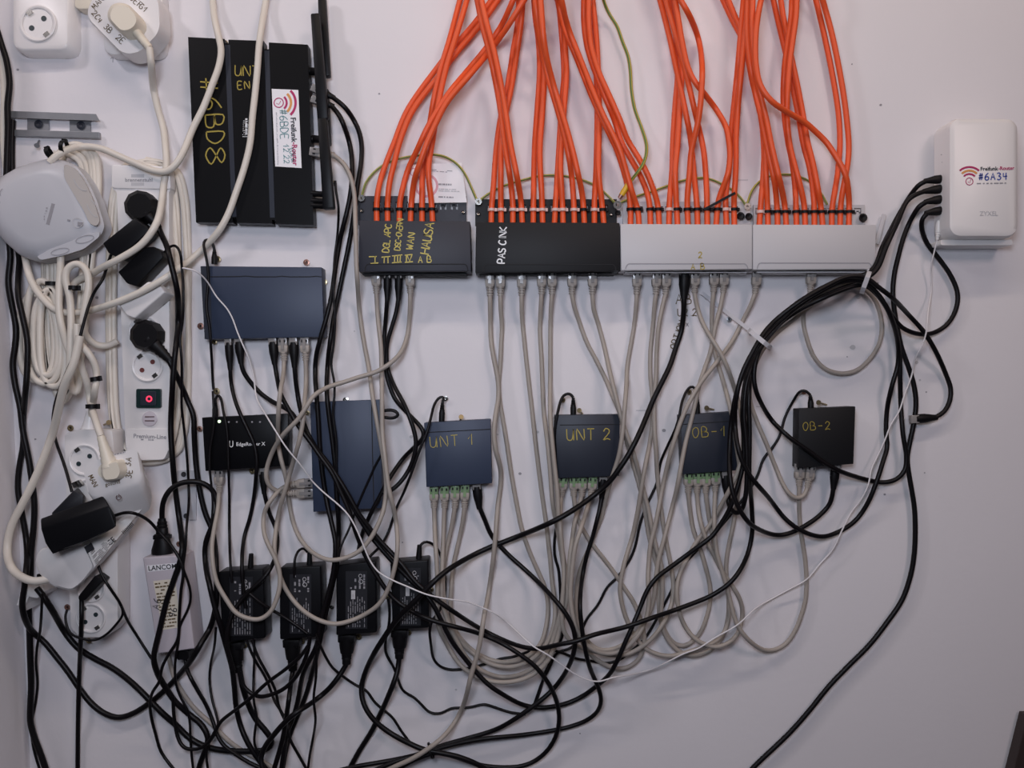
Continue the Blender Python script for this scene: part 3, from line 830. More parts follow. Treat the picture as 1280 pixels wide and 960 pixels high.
# ================================================================== sockets, strips and adapters on the left
def schuko(parent, cx, cy, r, rot, h, m='white_plastic', hole='hole', squash=1.0):
    """round socket well: collar, sunk floor, two pin holes, two earth clips"""
    well = build('socket_well', lathe(cx, cy, [(r, h - .001), (r, h + .0022), (r * .93, h + .003), (r * .84, h + .0022), (r * .80, h + .0006), (0, h + .0006)], 28), m, parent, smooth=30)
    u = Vector((math.cos(R(rot)), math.sin(R(rot)))); v = Vector((-u.y, u.x))
    for s in (-1, 1):
        c = Vector((cx, cy)) + u * s * r * .42
        build('pin_hole', prism(circ(c.x, c.y, r * .15, n=12), h + .0006, h + .0011), hole, well)
        c = Vector((cx, cy)) + v * s * r * .76
        q = [c + u * a * r * .16 + v * b * r * .12 for a, b in ((-1, -1), (1, -1), (1, 1), (-1, 1))]
        build('earth_clip', prism([(p.x, p.y) for p in q], h + .0006, h + .0030), 'chrome', well)
    return well

ws = thing('wall_socket', 'white surface-mounted wall socket with an empty outlet', 'socket', 58, 60, 0)
f = rrect(52, 18, 70, 90, 12, 0, 4)
build('housing', loft([(pull(rrect(53, 18, 74, 94, 13, 0, 4), .024, 0), 0), (pull(rrect(53, 18, 74, 94, 13, 0, 4), .024, .014), .014), (f, .022), (rrect(52, 18, 64, 84, 10, 0, 4), .024)]), 'white_plastic', ws, smooth=40)
stamp_poly(f, .024)
schuko(ws, 47, 29, 23, -38, .024)

ws2 = thing('wall_socket', 'white wall socket carrying the hexagonal plug-in adapter', 'socket', 165, 70, 0)
build('housing', prism(rrect(166, 12, 74, 112, 12, 0, 4), 0, .022, bevel=.002), 'white_plastic', ws2, smooth=40)
ws3 = thing('wall_socket', 'cream edge of a third wall socket peeping out beside the hexagonal adapter', 'socket', 105, 5, 0)
build('housing', prism(rrect(106, -14, 26, 50, 6, 0, 3), 0, .020, bevel=.002), 'cream_plastic', ws3, smooth=40)

sp = thing('plug_adapter', 'white hexagonal plug-in adapter with dark handwriting round its socket', 'adapter', 160, 40, .022)
SPp = rpoly(px('109,14 118,-8 190,-12 199,0 201,33 197,44 175,66 160,68.5 150,65 111,25'), 7, 3)
SPi = [(157 + (x - 157) * .97, 28 + (y - 28) * .97) for x, y in SPp]
build('housing', loft([(pull(SPp, .054, .022), .022), (pull(SPp, .054, .046), .046), (SPp, .052), (SPi, .054)]), 'white_plastic', sp, smooth=40)
stamp_poly(SPp, .054)
for s, x, y, a, z in (('2C', 114, 17, 50, 7), ('4', 121, 26, 50, 6), ('3B', 129, 34, 48, 7), ('2E', 144, 48, 42, 7.5), ('JEF', 162, -1, 42, 7), ('G1', 173, 9, 40, 7), ('MAN', 119, 12, -48, 7)):
    hand(s, x, y, a, z, .054, 'brown_ink', sp, 1.0, adv=.85)

# white right-angle plug in it, with its mains cable
def white_plug(label, poly, h0, h1, tail, cable_pts, cab_label, r_px=4.0, h_tail=None, parent_name='mains_plug', lift=.004, h1c=None, poly_top=None, m='cream_plastic', rn=.0082):
    t = thing(parent_name, label, 'plug', poly[0][0], poly[0][1], h0)
    pp = rpoly(poly, 5, 3)
    cx = sum(p[0] for p in pp) / len(pp); cy = sum(p[1] for p in pp) / len(pp)
    sm = [(cx + (x - cx) * .82, cy + (y - cy) * .82) for x, y in pp]
    build('plug_body', loft([(pull(pp, h1, h0), h0), (pp, h0 + (h1 - h0) * .7), (sm, h1)]), m, t, smooth=35)
    (x0, y0), (x1, y1) = tail
    ht = h_tail if h_tail is not None else (h0 + h1) / 2
    pts = []; rad = []
    for k in range(13):
        f = k / 12; pts.append(P(x0 + (x1 - x0) * f, y0 + (y1 - y0) * f, ht)); rad.append((rn - (rn - .0052) * f ** .6) * (1.0 if k % 2 else .88))
    build('strain_relief', tube3(pts, rad, 10), m, t, smooth=50)
    stamp_poly(pp, h1)
    c = route(cable_pts, r_px, lift, ht, h1c, 60)
    build('mains_cable', tube3(c, r_px * S, 10), 'white_jacket', t, smooth=60)
    return t

# DIN rail
dr = thing('mounting_rail', 'galvanised slotted mounting rail screwed to the wall above the grey block', 'rail', 70, 156, 0)
build('flange', loft([(px('10,139 120,143 124,150 10,146'), .006), (px('10,138.5 120,142.5 124.5,151 10,147'), .009)]), 'zinc', dr)
build('flange', prism(px('10,161.5 124,165 124,173 10,169.5'), .004, .009, bevel=.0006), 'zinc', dr)
for x0, x1 in ((8, 17), (34, 61), (87, 113)):
    build('web', prism([(x0, 146), (x1, 146.8), (x1, 166), (x0, 165)], 0.0, .003), 'zinc', dr)
for x, y in ((48, 155), (101, 156.5)):
    build('rail_screw', lathe(x, y, [(5.4, .003), (5.2, .0045), (3, .0050), (2, .0040), (0, .0036)], 14), 'steel_dark', dr, smooth=40)
stamp_poly(rect(8, 139, 124, 173), .009)
screw(49, 176, 'small bent screw in the wall under the slotted rail', 'zinc', 3, tilt=(-3, 6))

# ---- white cable coils (behind the socket block and the power strip)
def coil(name, label, cx0, pts_turns, r_px, m='white_jacket', lift=.003):
    return cable(name, label, m, r_px, pts_turns, lift=lift, nseg=10)
rnd = random.Random(7)
pts = []
def turn(pts, l, rt, rb, t, b, e=0.6):
    """one tall loop of a coil, clockwise from the top; rt / rb = right edge near the top / bottom"""
    for k in range(14):
        a = -math.pi / 2 + 2 * math.pi * k / 14
        c_, s_ = math.cos(a), math.sin(a)
        y = (t + b) / 2 + (b - t) / 2 * math.copysign(abs(s_) ** e, s_)
        f = (y - t) / (b - t)
        rr = rt * (1 - f) + rb * f
        x = (l + rr) / 2 + (rr - l) / 2 * math.copysign(abs(c_) ** e, c_)
        pts.append((x, y))
for l, rt, rb, t, b in ((62, 128, 98, 181, 470), (70, 122, 92, 185, 496), (56, 116, 104, 189, 478), (66, 133, 90, 183, 503), (60, 110, 96, 193, 466), (58, 126, 101, 180, 486)):
    turn(pts, l, rt, rb, t, b)
cable('cable_coil', 'white mains cable coiled into tall loops behind the grey socket block', 'white_jacket', 3.9, pts, nseg=10, cap=.016)
pts = []
for l, rt, rb, t, b in ((24, 66, 70, 368, 476), (33, 70, 80, 350, 480), (42, 68, 76, 372, 470), (50, 74, 86, 360, 484)):
    turn(pts, l, rt, rb, t, b, .8)
cable('cable_coil', 'small white cable loops hanging below the grey socket block beside two black cords', 'white_jacket', 3.9, pts, nseg=10, cap=.030)
pts = []
for l, rt, rb, t, b in ((141, 224, 222, 199, 572), (138, 238, 232, 203, 579), (143, 231, 238, 201, 575), (136, 219, 227, 206, 568)):
    turn(pts, l, rt, rb, t, b, .5)
cable('cable_coil', 'cream mains cable wound in long loops behind the switched power strip', 'white_jacket', 3.4, pts, nseg=10, lift=.001, cap=.008)

def tie(x, y, ang, r_px, h, label, m='black_rubber', wpx=4, group=None, head=True, hr=None):
    """cable tie: a strap round a bundle of radius r_px (half-width across) running at angle ang"""
    u = Vector((math.cos(R(ang)), 0, -math.sin(R(ang))))
    c = P(x, y, h)
    out = Vector((0, -1, 0)) if hr is None else Vector((-c.x, -D - c.y, -c.z)).normalized()     # the bundle leans this way
    v = u.cross(-out).normalized()
    bm = bmesh.new(); n = 14; r = r_px * S; t = .0011; ww = wpx * S / 2
    rings = []
    for k in range(n):
        a = 2 * math.pi * k / n
        kk = 1.0 if hr is None else hr / r
        ca, sa = math.cos(a), math.sin(a)
        if hr is not None: ca = math.copysign(abs(ca) ** .55, ca); sa = math.copysign(abs(sa) ** .55, sa)
        d = v * ca + out * sa * kk
        rings.append([bm.verts.new(c + d * (r + q) + u * s * ww) for q, s in ((0, -1), (t, -1), (t, 1), (0, 1))])
    for k in range(n):
        A = rings[k]; B = rings[(k + 1) % n]
        for i in range(4):
            j = (i + 1) % 4; bm.faces.new((A[i], A[j], B[j], B[i]))
    o = build('cable_tie', bm, m, None, smooth=35, loc=c)
    if head:
        hc = c + v * (r + .0012)
        build('tie_head', obox(hc - u * ww * 1.2, hc + u * ww * 1.2, .0042, .0045, bevel=.0005), m, o)
    return tag(o, label, 'cable tie', group)

# ---- grey multi-socket block
blk = thing('socket_block', 'rounded grey multi-socket block with outlets on its sides', 'socket block', 65, 320, 0)
B0 = px('-14,236 0,222 22,209 60,198 80,200 98,208 112,228 122,250 130,276 132,284 126,297 106,314 80,322 48,328 26,320 8,304 -6,288 -15,262')
Bc = (56, 262)
def shrink(poly, k, c, kx=None): return [(c[0] + (x - c[0]) * k, c[1] + (y - c[1]) * k) for x, y in poly]
B1 = shrink(B0, .985, Bc); B2 = shrink(B0, .80, (38, 254)); B3 = shrink(B0, .64, (30, 252))
bmb = loft([(pull(rpoly(B0, 6, 2), .04, .021), .021), (rpoly(B0, 6, 2), .032), (rpoly(B1, 6, 2), .046), (rpoly(B2, 6, 2), .0575), (rpoly(B3, 6, 2), .0605)])
build('housing', bmb, 'cool_plastic', blk, smooth=48)
stamp_poly(B0, .040); stamp_poly(B2, .0605)
def decal(name, c, rx, ry, rot, h, dh, m, tx=0, ty=0, parent=blk):
    build(name, loft([(circ(c[0], c[1], rx, ry, 22, rot), h), (circ(c[0] + tx, c[1] + ty, rx * .97, ry * .97, 22, rot), h + dh)]), m, parent, smooth=40)
sf = loft([(rpoly(px('79,203 96,210 109,228 119,250 127,276 122,286 112,284 104,266 92,246 78,222'), 5, 2), .030), (rpoly(px('80,205 95,211 107,229 117,251 125,276 121,283 112,280 105,264 94,246 80,222'), 5, 2), .0600)])
build('side_panel', sf, 'warm_grey_plastic', blk, smooth=40)
for c, rx, ry, rot in (((101, 227), 13, 6.5, 55), ((116, 260), 12, 5, 62)):
    build('side_outlet', strokes_bm([circ(c[0], c[1], rx, ry, 22, rot)[:9], circ(c[0], c[1], rx, ry, 22, rot)[13:20]], .8, .0603), 'pale_ink', blk)
sf = loft([(rpoly(px('44,322 60,312 84,302 110,290 127,289 126,296 106,313 80,321 50,327'), 4, 2), .030), (rpoly(px('46,321 61,312 85,303 110,292 125,290 124,296 105,311 80,319 51,325'), 4, 2), .0580)])
build('side_panel', sf, 'cool_plastic', blk, smooth=40)
for c, rx, ry, rot in (((106, 299), 11.5, 4.2, -14), ((75, 314.5), 11.5, 3.8, -12)):
    build('side_outlet', strokes_bm([circ(c[0], c[1], rx, ry, 26, rot) + [circ(c[0], c[1], rx, ry, 26, rot)[0]]], .8, .0583), 'grey_ink', blk)
build('maker_plate', prism([(64.5, 254), (68.5, 255), (61.5, 281), (57.5, 280)], .0605, .0609), 'grey_ink', blk)
fine_print([(58, 258), (60.5, 258.6), (56, 276), (53.5, 275.4)], 5, 61, .0609, 'grey_ink', blk)
build('mark', strokes_bm([smooth_poly(px('90,276 94,272.5 101,274 104,280 98,284.5 92,282 90,276'), 3)], .8, .0612), 'pale_ink', blk)
build('mark', prism(px('97,277 103,278 102,283 97,282'), .0600, .0614), 'grey_ink', blk); build('mark', prism(px('84,274 87.5,274.5 87.5,276.5 84,276'), .0600, .0614), 'grey_ink', blk)
build('mark', strokes_bm([smooth_poly(px('3,236 0,240 1,245 3,248'), 3), smooth_poly(px('2,250 0,253 2,255'), 3)], .9, .0595), 'grey_ink', blk)

# ---- switched power strip
st = thing('power_strip', 'long white power strip with a lit red switch, full of plugs', 'power strip', 185, 570, 0)
SP = rpoly(px('140,206 211,208 213,237 211,240 212,560 205,575 166,576 157,560 146,240 140,236'), 3, 2)
build('housing', prism(SP, .006, .0260, bevel=.0014), 'white_plastic', st, smooth=40)
stamp_poly(SP, .0260)
build('end_cap', prism(rpoly(px('139.5,206 211.5,208 213.5,236.5 139.5,235'), 3, 2), .010, .0285, bevel=.001), 'white_plastic', st, smooth=40)
printed('brennenstuhl', 173.5, 225, 0, 34, .0287, 'grey_ink', st, bold=0.01)
for yy in (219.6, 230): build('logo_bar', prism(rect(164, yy - 1.9, 180, yy + 1.9), .0285, .0288), 'pale_ink', st)
schuko(st, 184, 457.5, 20, -38, .0260, hole='red_hole')
schuko(st, 180, 414, 20, -38, .0260); schuko(st, 176, 258, 20, -38, .0260)
sw = build('rocker_switch', prism(rrect(185.5, 498, 31, 24, 2), .0260, .0300, bevel=.0006), 'switch_green', st)
build('rocker', prism(rrect(185, 498, 20, 18, 2), .0300, .0315, bevel=.0005), 'steel_dark', sw)
build('switch_light', annulus(186.3, 498.6, 2.2, 4.0, .0315, .0320), 'red_led', sw)
bt = build('reset_button', lathe(187, 523.5, [(9.5, .0260), (9.3, .0282), (8, .0286), (0, .0288)], 24), 'lilac_plastic', st, smooth=40)
build('button_mark', strokes_bm([[(181, 521), (193, 521)], [(181, 526), (193, 526)]], 1.2, .0288), 'maroon', bt)
build('end_cap', prism(rpoly(px('157,536 211.5,536 212,560 205,574.5 167,575.5 158,561'), 3, 2), .0260, .0275, bevel=.0005), 'white_plastic', st)
printed('Premium-Line', 187.5, 545.8, 2, 41, .0276, 'grey_ink', st, bold=0.02)
fine_print([(176, 548.6), (198, 549.4), (198, 551), (176, 550.2)], 1, 71, .0276, 'grey_ink', st, hh=.9)

def adapter(name, label, layers, m, bevel=.002, cat='adapter'):
    t = thing(name, label, cat, layers[0][0][0][0], layers[0][0][0][1], layers[0][1])
    build('housing', loft(layers, None, bevel, 3), m, t, smooth=40)
    for p, h in layers: stamp_poly(p, h)
    return t
# black flat plug with cord on the strip
pg = thing('mains_plug', 'round black mains plug in the top outlet of the switched power strip', 'plug', 175, 255, .0280)
c8 = circ(174, 257, 19.5, n=10, rot=10)
build('plug_body', loft([(pull(c8, .0480, .0290), .0290), (c8, .0420), (shrink(c8, .8, (174, 257)), .0500)]), 'black_rubber', pg, smooth=25)
build('strain_relief', tube3([P(184, 268, .0420), P(192, 276, .0420), P(199, 286, .0380)], [.0085, .0070, .0046], 10), 'black_rubber', pg, smooth=40)
stamp_poly(c8, .0480)
a = [px('128,304 168,272 184,283 188,290 150,325 136,318'), px('128,304 168,272 184,283 187,288 148,323 135,316')]
ad1 = adapter('plug_adapter', 'flat black plug-in adapter under the round black plug on the strip', [(pull(a[0], .0570, .0280), .0280), (a[1], .0600)], 'black_plastic')
b_ = px('147,340 181,309 192,308 202,314 204,322 170,358 158,354')
ad2 = adapter('plug_adapter', 'flat black plug-in adapter above the white one on the strip', [(pull(b_, .0540, .0280), .0280), (b_, .0580)], 'black_plastic')
c_ = px('148,382 190,352 206,357 216,362 171,399 160,397')
ad3 = adapter('plug_adapter', 'flat white plug-in adapter above the black mains plug on the strip', [(pull(px('152,384 192,356 208,361 214,368 176,400 162,398'), .0420, .0280), .0280), (px('147.5,380 184,352 196,352 206,365 168,398 158,394'), .0540)], 'white_plastic')
pg2 = thing('mains_plug', 'black mains plug with a ribbed neck beside the empty strip outlet', 'plug', 182, 420, .0280)
c8 = circ(181, 419, 19.5, n=10, rot=20)
build('plug_body', loft([(pull(c8, .0460, .0290), .0290), (c8, .0420), (shrink(c8, .8, (181, 419)), .0500)]), 'black_rubber', pg2, smooth=25)
pts_ = []; rad_ = []
for k in range(15):
    f = k / 14; pts_.append(P(186 + 28 * f, 424 + 28 * f, .0420)); rad_.append((.0125 - .0075 * f) * (1.0 if k % 2 or f < .35 else .86))
build('strain_relief', tube3(pts_, rad_, 10, flat=.7), 'black_rubber', pg2, smooth=50)
stamp_poly(c8, .0480)

# ---- three-way socket strip lower down
s3 = thing('power_strip', 'short white socket strip screwed on below the coiled cables', 'power strip', 115, 795, 0)
S3 = rpoly(px('80,543 96,537 140,537 142,560 147,690 147,782 132,797 100,797 88,785'), 5, 3)
build('housing', prism(S3, .004, .040, bevel=.002), 'white_plastic', s3, smooth=40)
build('cable_gland', tube3([P(111, 538, .022), P(112, 527, .022), P(113, 514, .022)], [.0110, .0075, .0055], 12), 'white_plastic', s3, smooth=40)
stamp_poly(S3, .040)
schuko(s3, 105, 575, 20, -35, .040); schuko(s3, 110, 618, 20, -35, .040); schuko(s3, 113, 735, 18.5, -35, .040); schuko(s3, 113, 773, 19, -35, .040)
cp = thing('mains_plug', 'small flat black plug in the short white socket strip', 'plug', 112, 735, .042)
build('plug_body', prism(rpoly(px('98,745 119,719 129,726 106,751 98,750'), 2, 2), .042, .062, bevel=.0015), 'black_rubber', cp, smooth=40)
stamp_poly(px('98,745 119,719 129,726 106,751'), .062)

gs = thing('plug_adapter', 'white smart plug with ring of dark writing, power mark and a white plug in it', 'adapter', 150, 640, .044)
G1 = rpoly(px('104.5,588 109,579 166,561 171.5,563 175.5,590 172,603 122,619.5 110,617'), 5, 3)
G0 = rpoly(px('128,640 136,608 176,592 184,597 190,618 188,636 158,660 138,656'), 5, 3)
G2 = rpoly(px('106,592 112,581 168,564.5 174,567 179,594 175,607 126,625 113,622'), 5, 3)
build('housing', loft([(G0, .046), ([(a[0] * .35 + b[0] * .65, a[1] * .35 + b[1] * .65) for a, b in zip(G0, G2)], .080), (G2, .090), (G1, .093)]), 'white_plastic', gs, smooth=45)
stamp_poly(G1, .093); stamp_poly(G0, .06)
build('socket_rim', prism(circ(140, 587, 18, 12.5, 24, -14), .0925, .0934), 'cream_plastic', gs)
hand('MAN', 110, 596, 62, 6.5, .0935, 'brown_ink', gs, 1.0, adv=.8); hand('3E', 164, 598, -82, 7, .0935, 'brown_ink', gs, 1.1, adv=.9); hand('3A', 163, 583, -82, 7, .0935, 'brown_ink', gs, 1.1, adv=.9)
printed('gosund', 140.5, 604, -12, 19, .0935, 'brown_ink', gs, bold=.01)
fine_print([(143, 567.5), (160, 563.5), (160, 565), (143, 569)], 1, 81, .0935, 'grey_ink', gs, hh=.9)
bm = annulus(148.2, 621.8, 2.6, 3.5, .0915, .0919, None, 16, -60, 240); strokes_bm([[(148.6, 617.5), (148.4, 621.5)]], .9, .0915, bm=bm)
build('power_mark', bm, 'maroon', gs)

wa = thing('plug_adapter', 'white plug-in adapter with a printed approval label down its side', 'adapter', 90, 720, .044)
W1 = rpoly(px('44,700 50,686 78,678 106,680 119,708 104,728 90,739 66,733 48,716'), 6, 3)
W0 = rpoly(px('100,690 116,664 140,648 172,636 178,640 160,668 124,708 112,716 102,704'), 6, 3)
build('housing', loft([(W0, .044), ([(a[0] * .4 + b[0] * .6, a[1] * .4 + b[1] * .6) for a, b in zip(W0, W1)], .070), (W1, .080), (shrink(W1, .93, (82, 706)), .084)]), 'white_plastic', wa, smooth=45)
stamp_poly(W1, .084); stamp_poly(W0, .06)
lbq = px('106,681 166,637 178,635.5 118,709')
bm = bmesh.new()
top = [bm.verts.new(P(x, y, h)) for (x, y), h in zip(lbq, (.0865, .054, .054, .0865))]; bot = [bm.verts.new(P(x, y, h - .0006)) for (x, y), h in zip(lbq, (.0865, .054, .054, .0865))]
bm.faces.new(top); bm.faces.new(bot[::-1])
for i in range(4): bm.faces.new((top[i], bot[i], bot[(i + 1) % 4], top[(i + 1) % 4]))
lab = build('approval_label', bm, 'label_paper', wa)
fine_print([(113, 690), (168, 641), (175, 638), (120, 706)], 9, 91, (.0866, .0541), 'black_ink', lab, hh=.35, fill=.8)
build('approval_mark', prism(px('105,684 114,678 118,686 109,692'), .0866, .0870), 'black_ink', lab)
printed('CE', 139, 677, -42, 11, .0755, 'black_ink', lab, bold=.01)
bm = bmesh.new()
for k in range(9):
    x = 152 + k * 1.5; y = 664 - k * 1.35
    strokes_bm([[(x, y), (x + 3.4, y + 3.6)]], .75, .0700 - k * .0012, bm=bm)
build('bar_code', bm, 'black_ink', lab)

ba = thing('plug_adapter', 'large black plug-in adapter between the two white smart plugs', 'adapter', 100, 650, .05)
BA = px('51,661 136,633 145,659 106,677 67,690 56,678')
build('housing', loft([(px('60,662 130,640 140,655 106,674 72,684 62,676'), .088), (px('50,648 129,619 145,645 146,659 106,679 64,691'), .108), (BA, .118)], None, .002, 2), 'black_plastic', ba, smooth=35)
build('plug_base', loft([(px('66,640 98,609 108,622 104,640 70,650'), .05), (px('64,642 92,613 104,618 104,636 68,648'), .085)], None, .002, 2), 'black_matt', ba, smooth=35)
build('earth_clip', prism(px('89,604 98,600 103,606 92,610'), .044, .05), 'chrome', ba)
stamp_poly(BA, .118); stamp_poly(px('50,648 129,619 145,645 146,659 106,679 64,691'), .110)

# white clip gathering the cords
cl = thing('cable_clip', 'white plastic cable clip holding the black cords at the corner', 'clip', 37, 745, 0)
build('clip_body', prism(px('26,731 52,727 55,740 47,748 40,747 36,746 30,758 20,757 24,744'), .0, .044, bevel=.001), 'white_plastic', cl)
build('clip_tooth', prism(px('30,748 35,749 31,764 26,763'), .0, .040), 'white_plastic', cl)
stamp_poly(rect(22, 728, 54, 758), .044)

# ================================================================== earth wires
def earth(label, pts, lift=.006, h0=.012, h1=.012, r=1.5):
    o = cable('earth_wire', label, 'yellow_wire', r, pts, lift=lift, h0=h0, h1=h1, blend=25)
    me = o.data; me.materials.append(MATS['green_stripe'])
    for p in me.polygons:
        if p.index % 8 in (1, 5): p.material_index = 1
    return o
earth('green and yellow earth wire arching behind cables of the roman numeral panel', '452,246 458,227 475,209 494,200 520,194.5 546,193.5 561,198 572.5,206 581,217 589,234 596,250')
earth('green and yellow earth wire arching behind cables of the PAS CINK panel', '599,251 604,247 617.5,238 636,230 650,226 669,221 687.5,219 712,221 731,226 747.5,234 759,244 769,254')
earth('green and yellow earth wire arching behind cables of the grey panel marked 2', '776,253 792.5,246.6 813,240 834,232.5 852.5,226 871,222.5 885,223 900,229 913,236 924,245 932,256')
earth('green and yellow earth wire arching behind cables of the unmarked grey panel', '934,256 939,240 947,229 962,220 979,218 992,219 1009,225 1020,234 1029,246 1034,256')

# ================================================================== orange installation cables
ORD = ['first', 'second', 'third', 'fourth', 'fifth', 'sixth', 'seventh', 'eighth', 'ninth', 'tenth', 'eleventh', 'twelfth']
PAN = {1: ('orange network cable in the %s slot of the dark panel, counted from numeral I', 'orange cables of the roman numeral panel'),
       2: ('orange network cable in the %s slot of the black panel, counted from its white writing', 'orange cables of the PAS CINK panel'),
       3: ('orange cable in the %s slot of grey panel 2, counted from the black panel', 'orange cables of the grey panel marked 2'),
       4: ('orange cable in the %s slot of the unmarked grey panel, counted from panel 2', 'orange cables of the unmarked grey panel')}
OR = [
 (1, 1, '471,281 471,252 475,227 484,200 492,180 509,138 547,84 566,60 594,28 620,-8'),
 (1, 2, '484.5,281 484.5,253 487,228 493,203 499,180 515,140 554,88 573,63 602,29 628,-8'),
 (3, 5, '836,283 837,250 840,215 841,180 844,131 847,94 845,50 835,-8'),
 (3, 6, '847,283 845,245 844,215 847,180 850,131 852,94 850,50 841,-8'),
 (2, 1, '614,281 614.5,260 617,230 621,180 627,140 634,110 642,60 647,30 649,-8'),
 (2, 2, '626.5,281 626,250 626,220 627,180 632,145 639,110 647,60 651,30 654,-8'),
 (2, 5, '666.5,281 667,240 668.5,180 672,130 674.5,90 673,50 669,20 667,-8'),
 (2, 6, '678.5,281 677,240 675,205 675,180 678,140 680.5,95 679,55 675,20 673,-8'),
 (2, 7, '693,281 696,230 698.5,190 700,165 702,131 705,94 703.5,60 700,20 697,-8'),
 (2, 8, '704,281 702.5,245 700.5,210 701.5,185 703,165 705.5,131 708,94 706.5,60 703,20 700,-8'),
 (2, 11, '743,281 743,255 745,215 746,180 746.5,135 745,84 742.5,47 737,-8'),
 (2, 12, '755,281 752,250 749,225 748,200 748.5,180 749,135 747.5,84 745.5,47 740,-8'),
 (4, 1, '949,284 951,255 953.5,227 955,195 953,160 948,130 941,105 935,75 926,45 916,26 900,-8'),
 (4, 2, '960,284 959,250 957.5,217 957,190 956,160 951,130 944,105 938,75 930,45 921,26 907,-8'),
 (4, 7, '1018,284 1017,246 1011.6,208 1004,180 998,145 990,105 984,75 977,45 970,15 965,-8'),
 (4, 8, '1028.5,284 1025.6,255 1020,223 1014,195 1010,180 1004,145 997,108 990,75 984,45 978,15 975,-8'),
 (3, 11, '908,283 907,250 908,236 911,215 913,190 914,165 917,135 923,75 927,28 930,-8'),
 (3, 12, '918,283 917.5,250 919,227 920,200 920,175 922,140 928,75 933,28 937,-8'),
 (1, 5, '527.5,281 527.5,250 528,220 531,195 535,170 541,131 552,82 562,49 577,-8'),
 (1, 6, '541,281 539,250 536,225 536,205 541,175 547,135 558,84 569,49 586,-8'),
 (1, 3, '499,281 500,252 503,237 510,212 522,186 533,162 548,136 562,115 581,92 606,62 626,33 645,-8'),
 (1, 4, '513,281 514,257 518,225 525,203 534,178 545,154 556,132 567,117 587,94 612,64 634,34 660,-8'),
 (2, 3, '641,281 641,255 638,225 631,180 626,140 620,105 611,62 603,32 595,-8'),
 (2, 4, '653,281 651,250 646,220 638,180 632,140 626,105 617,62 609,32 600,-8'),
 (2, 9, '718,281 717,250 714,215 709,185 700,148 686,100 676,58 668,-8'),
 (2, 10, '730.6,281 728,245 722,215 715,185 706,153 691,103 681,60 675,-8'),
 (3, 3, '813,283 812,256 808,238 799,217 787,196 777,178 768,150 754,116 744,90 734,58 730,28 730,-8'),
 (3, 4, '824,283 822,255 816,235 808,215 795,192 784,174 775,150 760,116 748.5,90 739,58 736,28 736,-8'),
 (3, 1, '788,283 788,262 786,240 780,215 772,190 764,172 751,146 738,116 721,73 705,34 695,-8'),
 (3, 2, '799,283 797,262 790,240 783,215 775,188 768,172 755,146 742,116 725,73 710,34 700,-8'),
 (3, 8, '872,283 871,255 868,225 866,200 863,172 858,145 851,112 845,84 837,47 823,-8'),
 (3, 9, '884,283 883.5,245 882,215 879,185 873,158 866,128 856,85 846,48 830,-8'),
 (3, 10, '895,283 898,251 904,234 910,217 912.5,195 911,175 908,160 898,141 881,118 869,103 860,85 854,60 848,25 843,-8'),
 (3, 7, '860,283 859,250 862,215 864,190 868,172 873,150 877,112 877.5,79 873,49 863,22 846,-8'),
 (4, 5, '995.6,284 994,236 990,202 985,178 981,150 979,122 981,80 985,50 989,20 990,-8'),
 (4, 6, '1006.5,284 1005,255 999,227 992,202 987,180 984,150 984,122 987,80 991,50 995,20 996,-8'),
 (4, 3, '972,284 971,255 968,227 962,199 958,180 951,145 943,112 937,75 934,37 935,-8'),
 (4, 4, '983,284 980.6,255 975,227 969,202 964,180 957,145 949,112 943,75 940.5,37 941,-8'),
 (4, 9, '1039.7,284 1040,261 1044,236 1047,217 1049,195 1050,180 1048,141 1040.6,94 1031,47 1018,-8'),
 (4, 10, '1050,284 1051,255 1055.6,227 1060,202 1061,180 1058.5,150 1055,122 1048.5,84 1039.5,41 1026,-8'),
 (4, 11, '1061,284 1061,246 1057.5,221 1050,204 1040.6,189 1034,179 1020,165 1005,152 982.5,139 964,126 950.6,107 945,81 944.5,47 947.5,19 953,-8'),
]
SLOT = {1: (SL1, 262), 2: (SL2, 262.5), 3: (SL3, 262), 4: (SL4, 265)}
WHITE = {2: (1, 2, 3, 4, 5, 6, 7, 8, 9, 11), 3: (5, 11), 4: (1,), 1: ()}
TIEL = {1: 'roman numeral panel', 2: 'black PAS CINK panel', 3: 'grey panel marked 2', 4: 'unmarked grey panel'}
for p, n, tr in OR:
    cable('network_cable', PAN[p][0] % ORD[n - 1], 'orange', 3.55, tr, lift=.006, h0=.018, blend=45, hold=24, group=PAN[p][1], cap=.09)
for p, n, tr in OR:
    sl, ty = SLOT[p]
    wt = n in WHITE[p]
    q = resample(px(tr)); xx = min(q, key=lambda v: abs(v.y - ty)).x
    tie(xx, ty, 90, 3.9, .0185, ('pale' if wt else 'black') + ' cable tie on the %s orange cable of the ' % ORD[n - 1] + TIEL[p], 'pink_tie' if wt else 'black_rubber', 3.4,
        group=('pale' if wt else 'black') + ' ties at the ' + TIEL[p])
# long uncut tie end sticking out
o = build('cable_tie', obox(P(880, 262, .024), P(919, 241, .030), .0035, .0012), 'black_rubber', None, loc=P(880, 262, .024))
tag(o, 'black cable tie with a long uncut end slanting across the orange cables', 'cable tie')

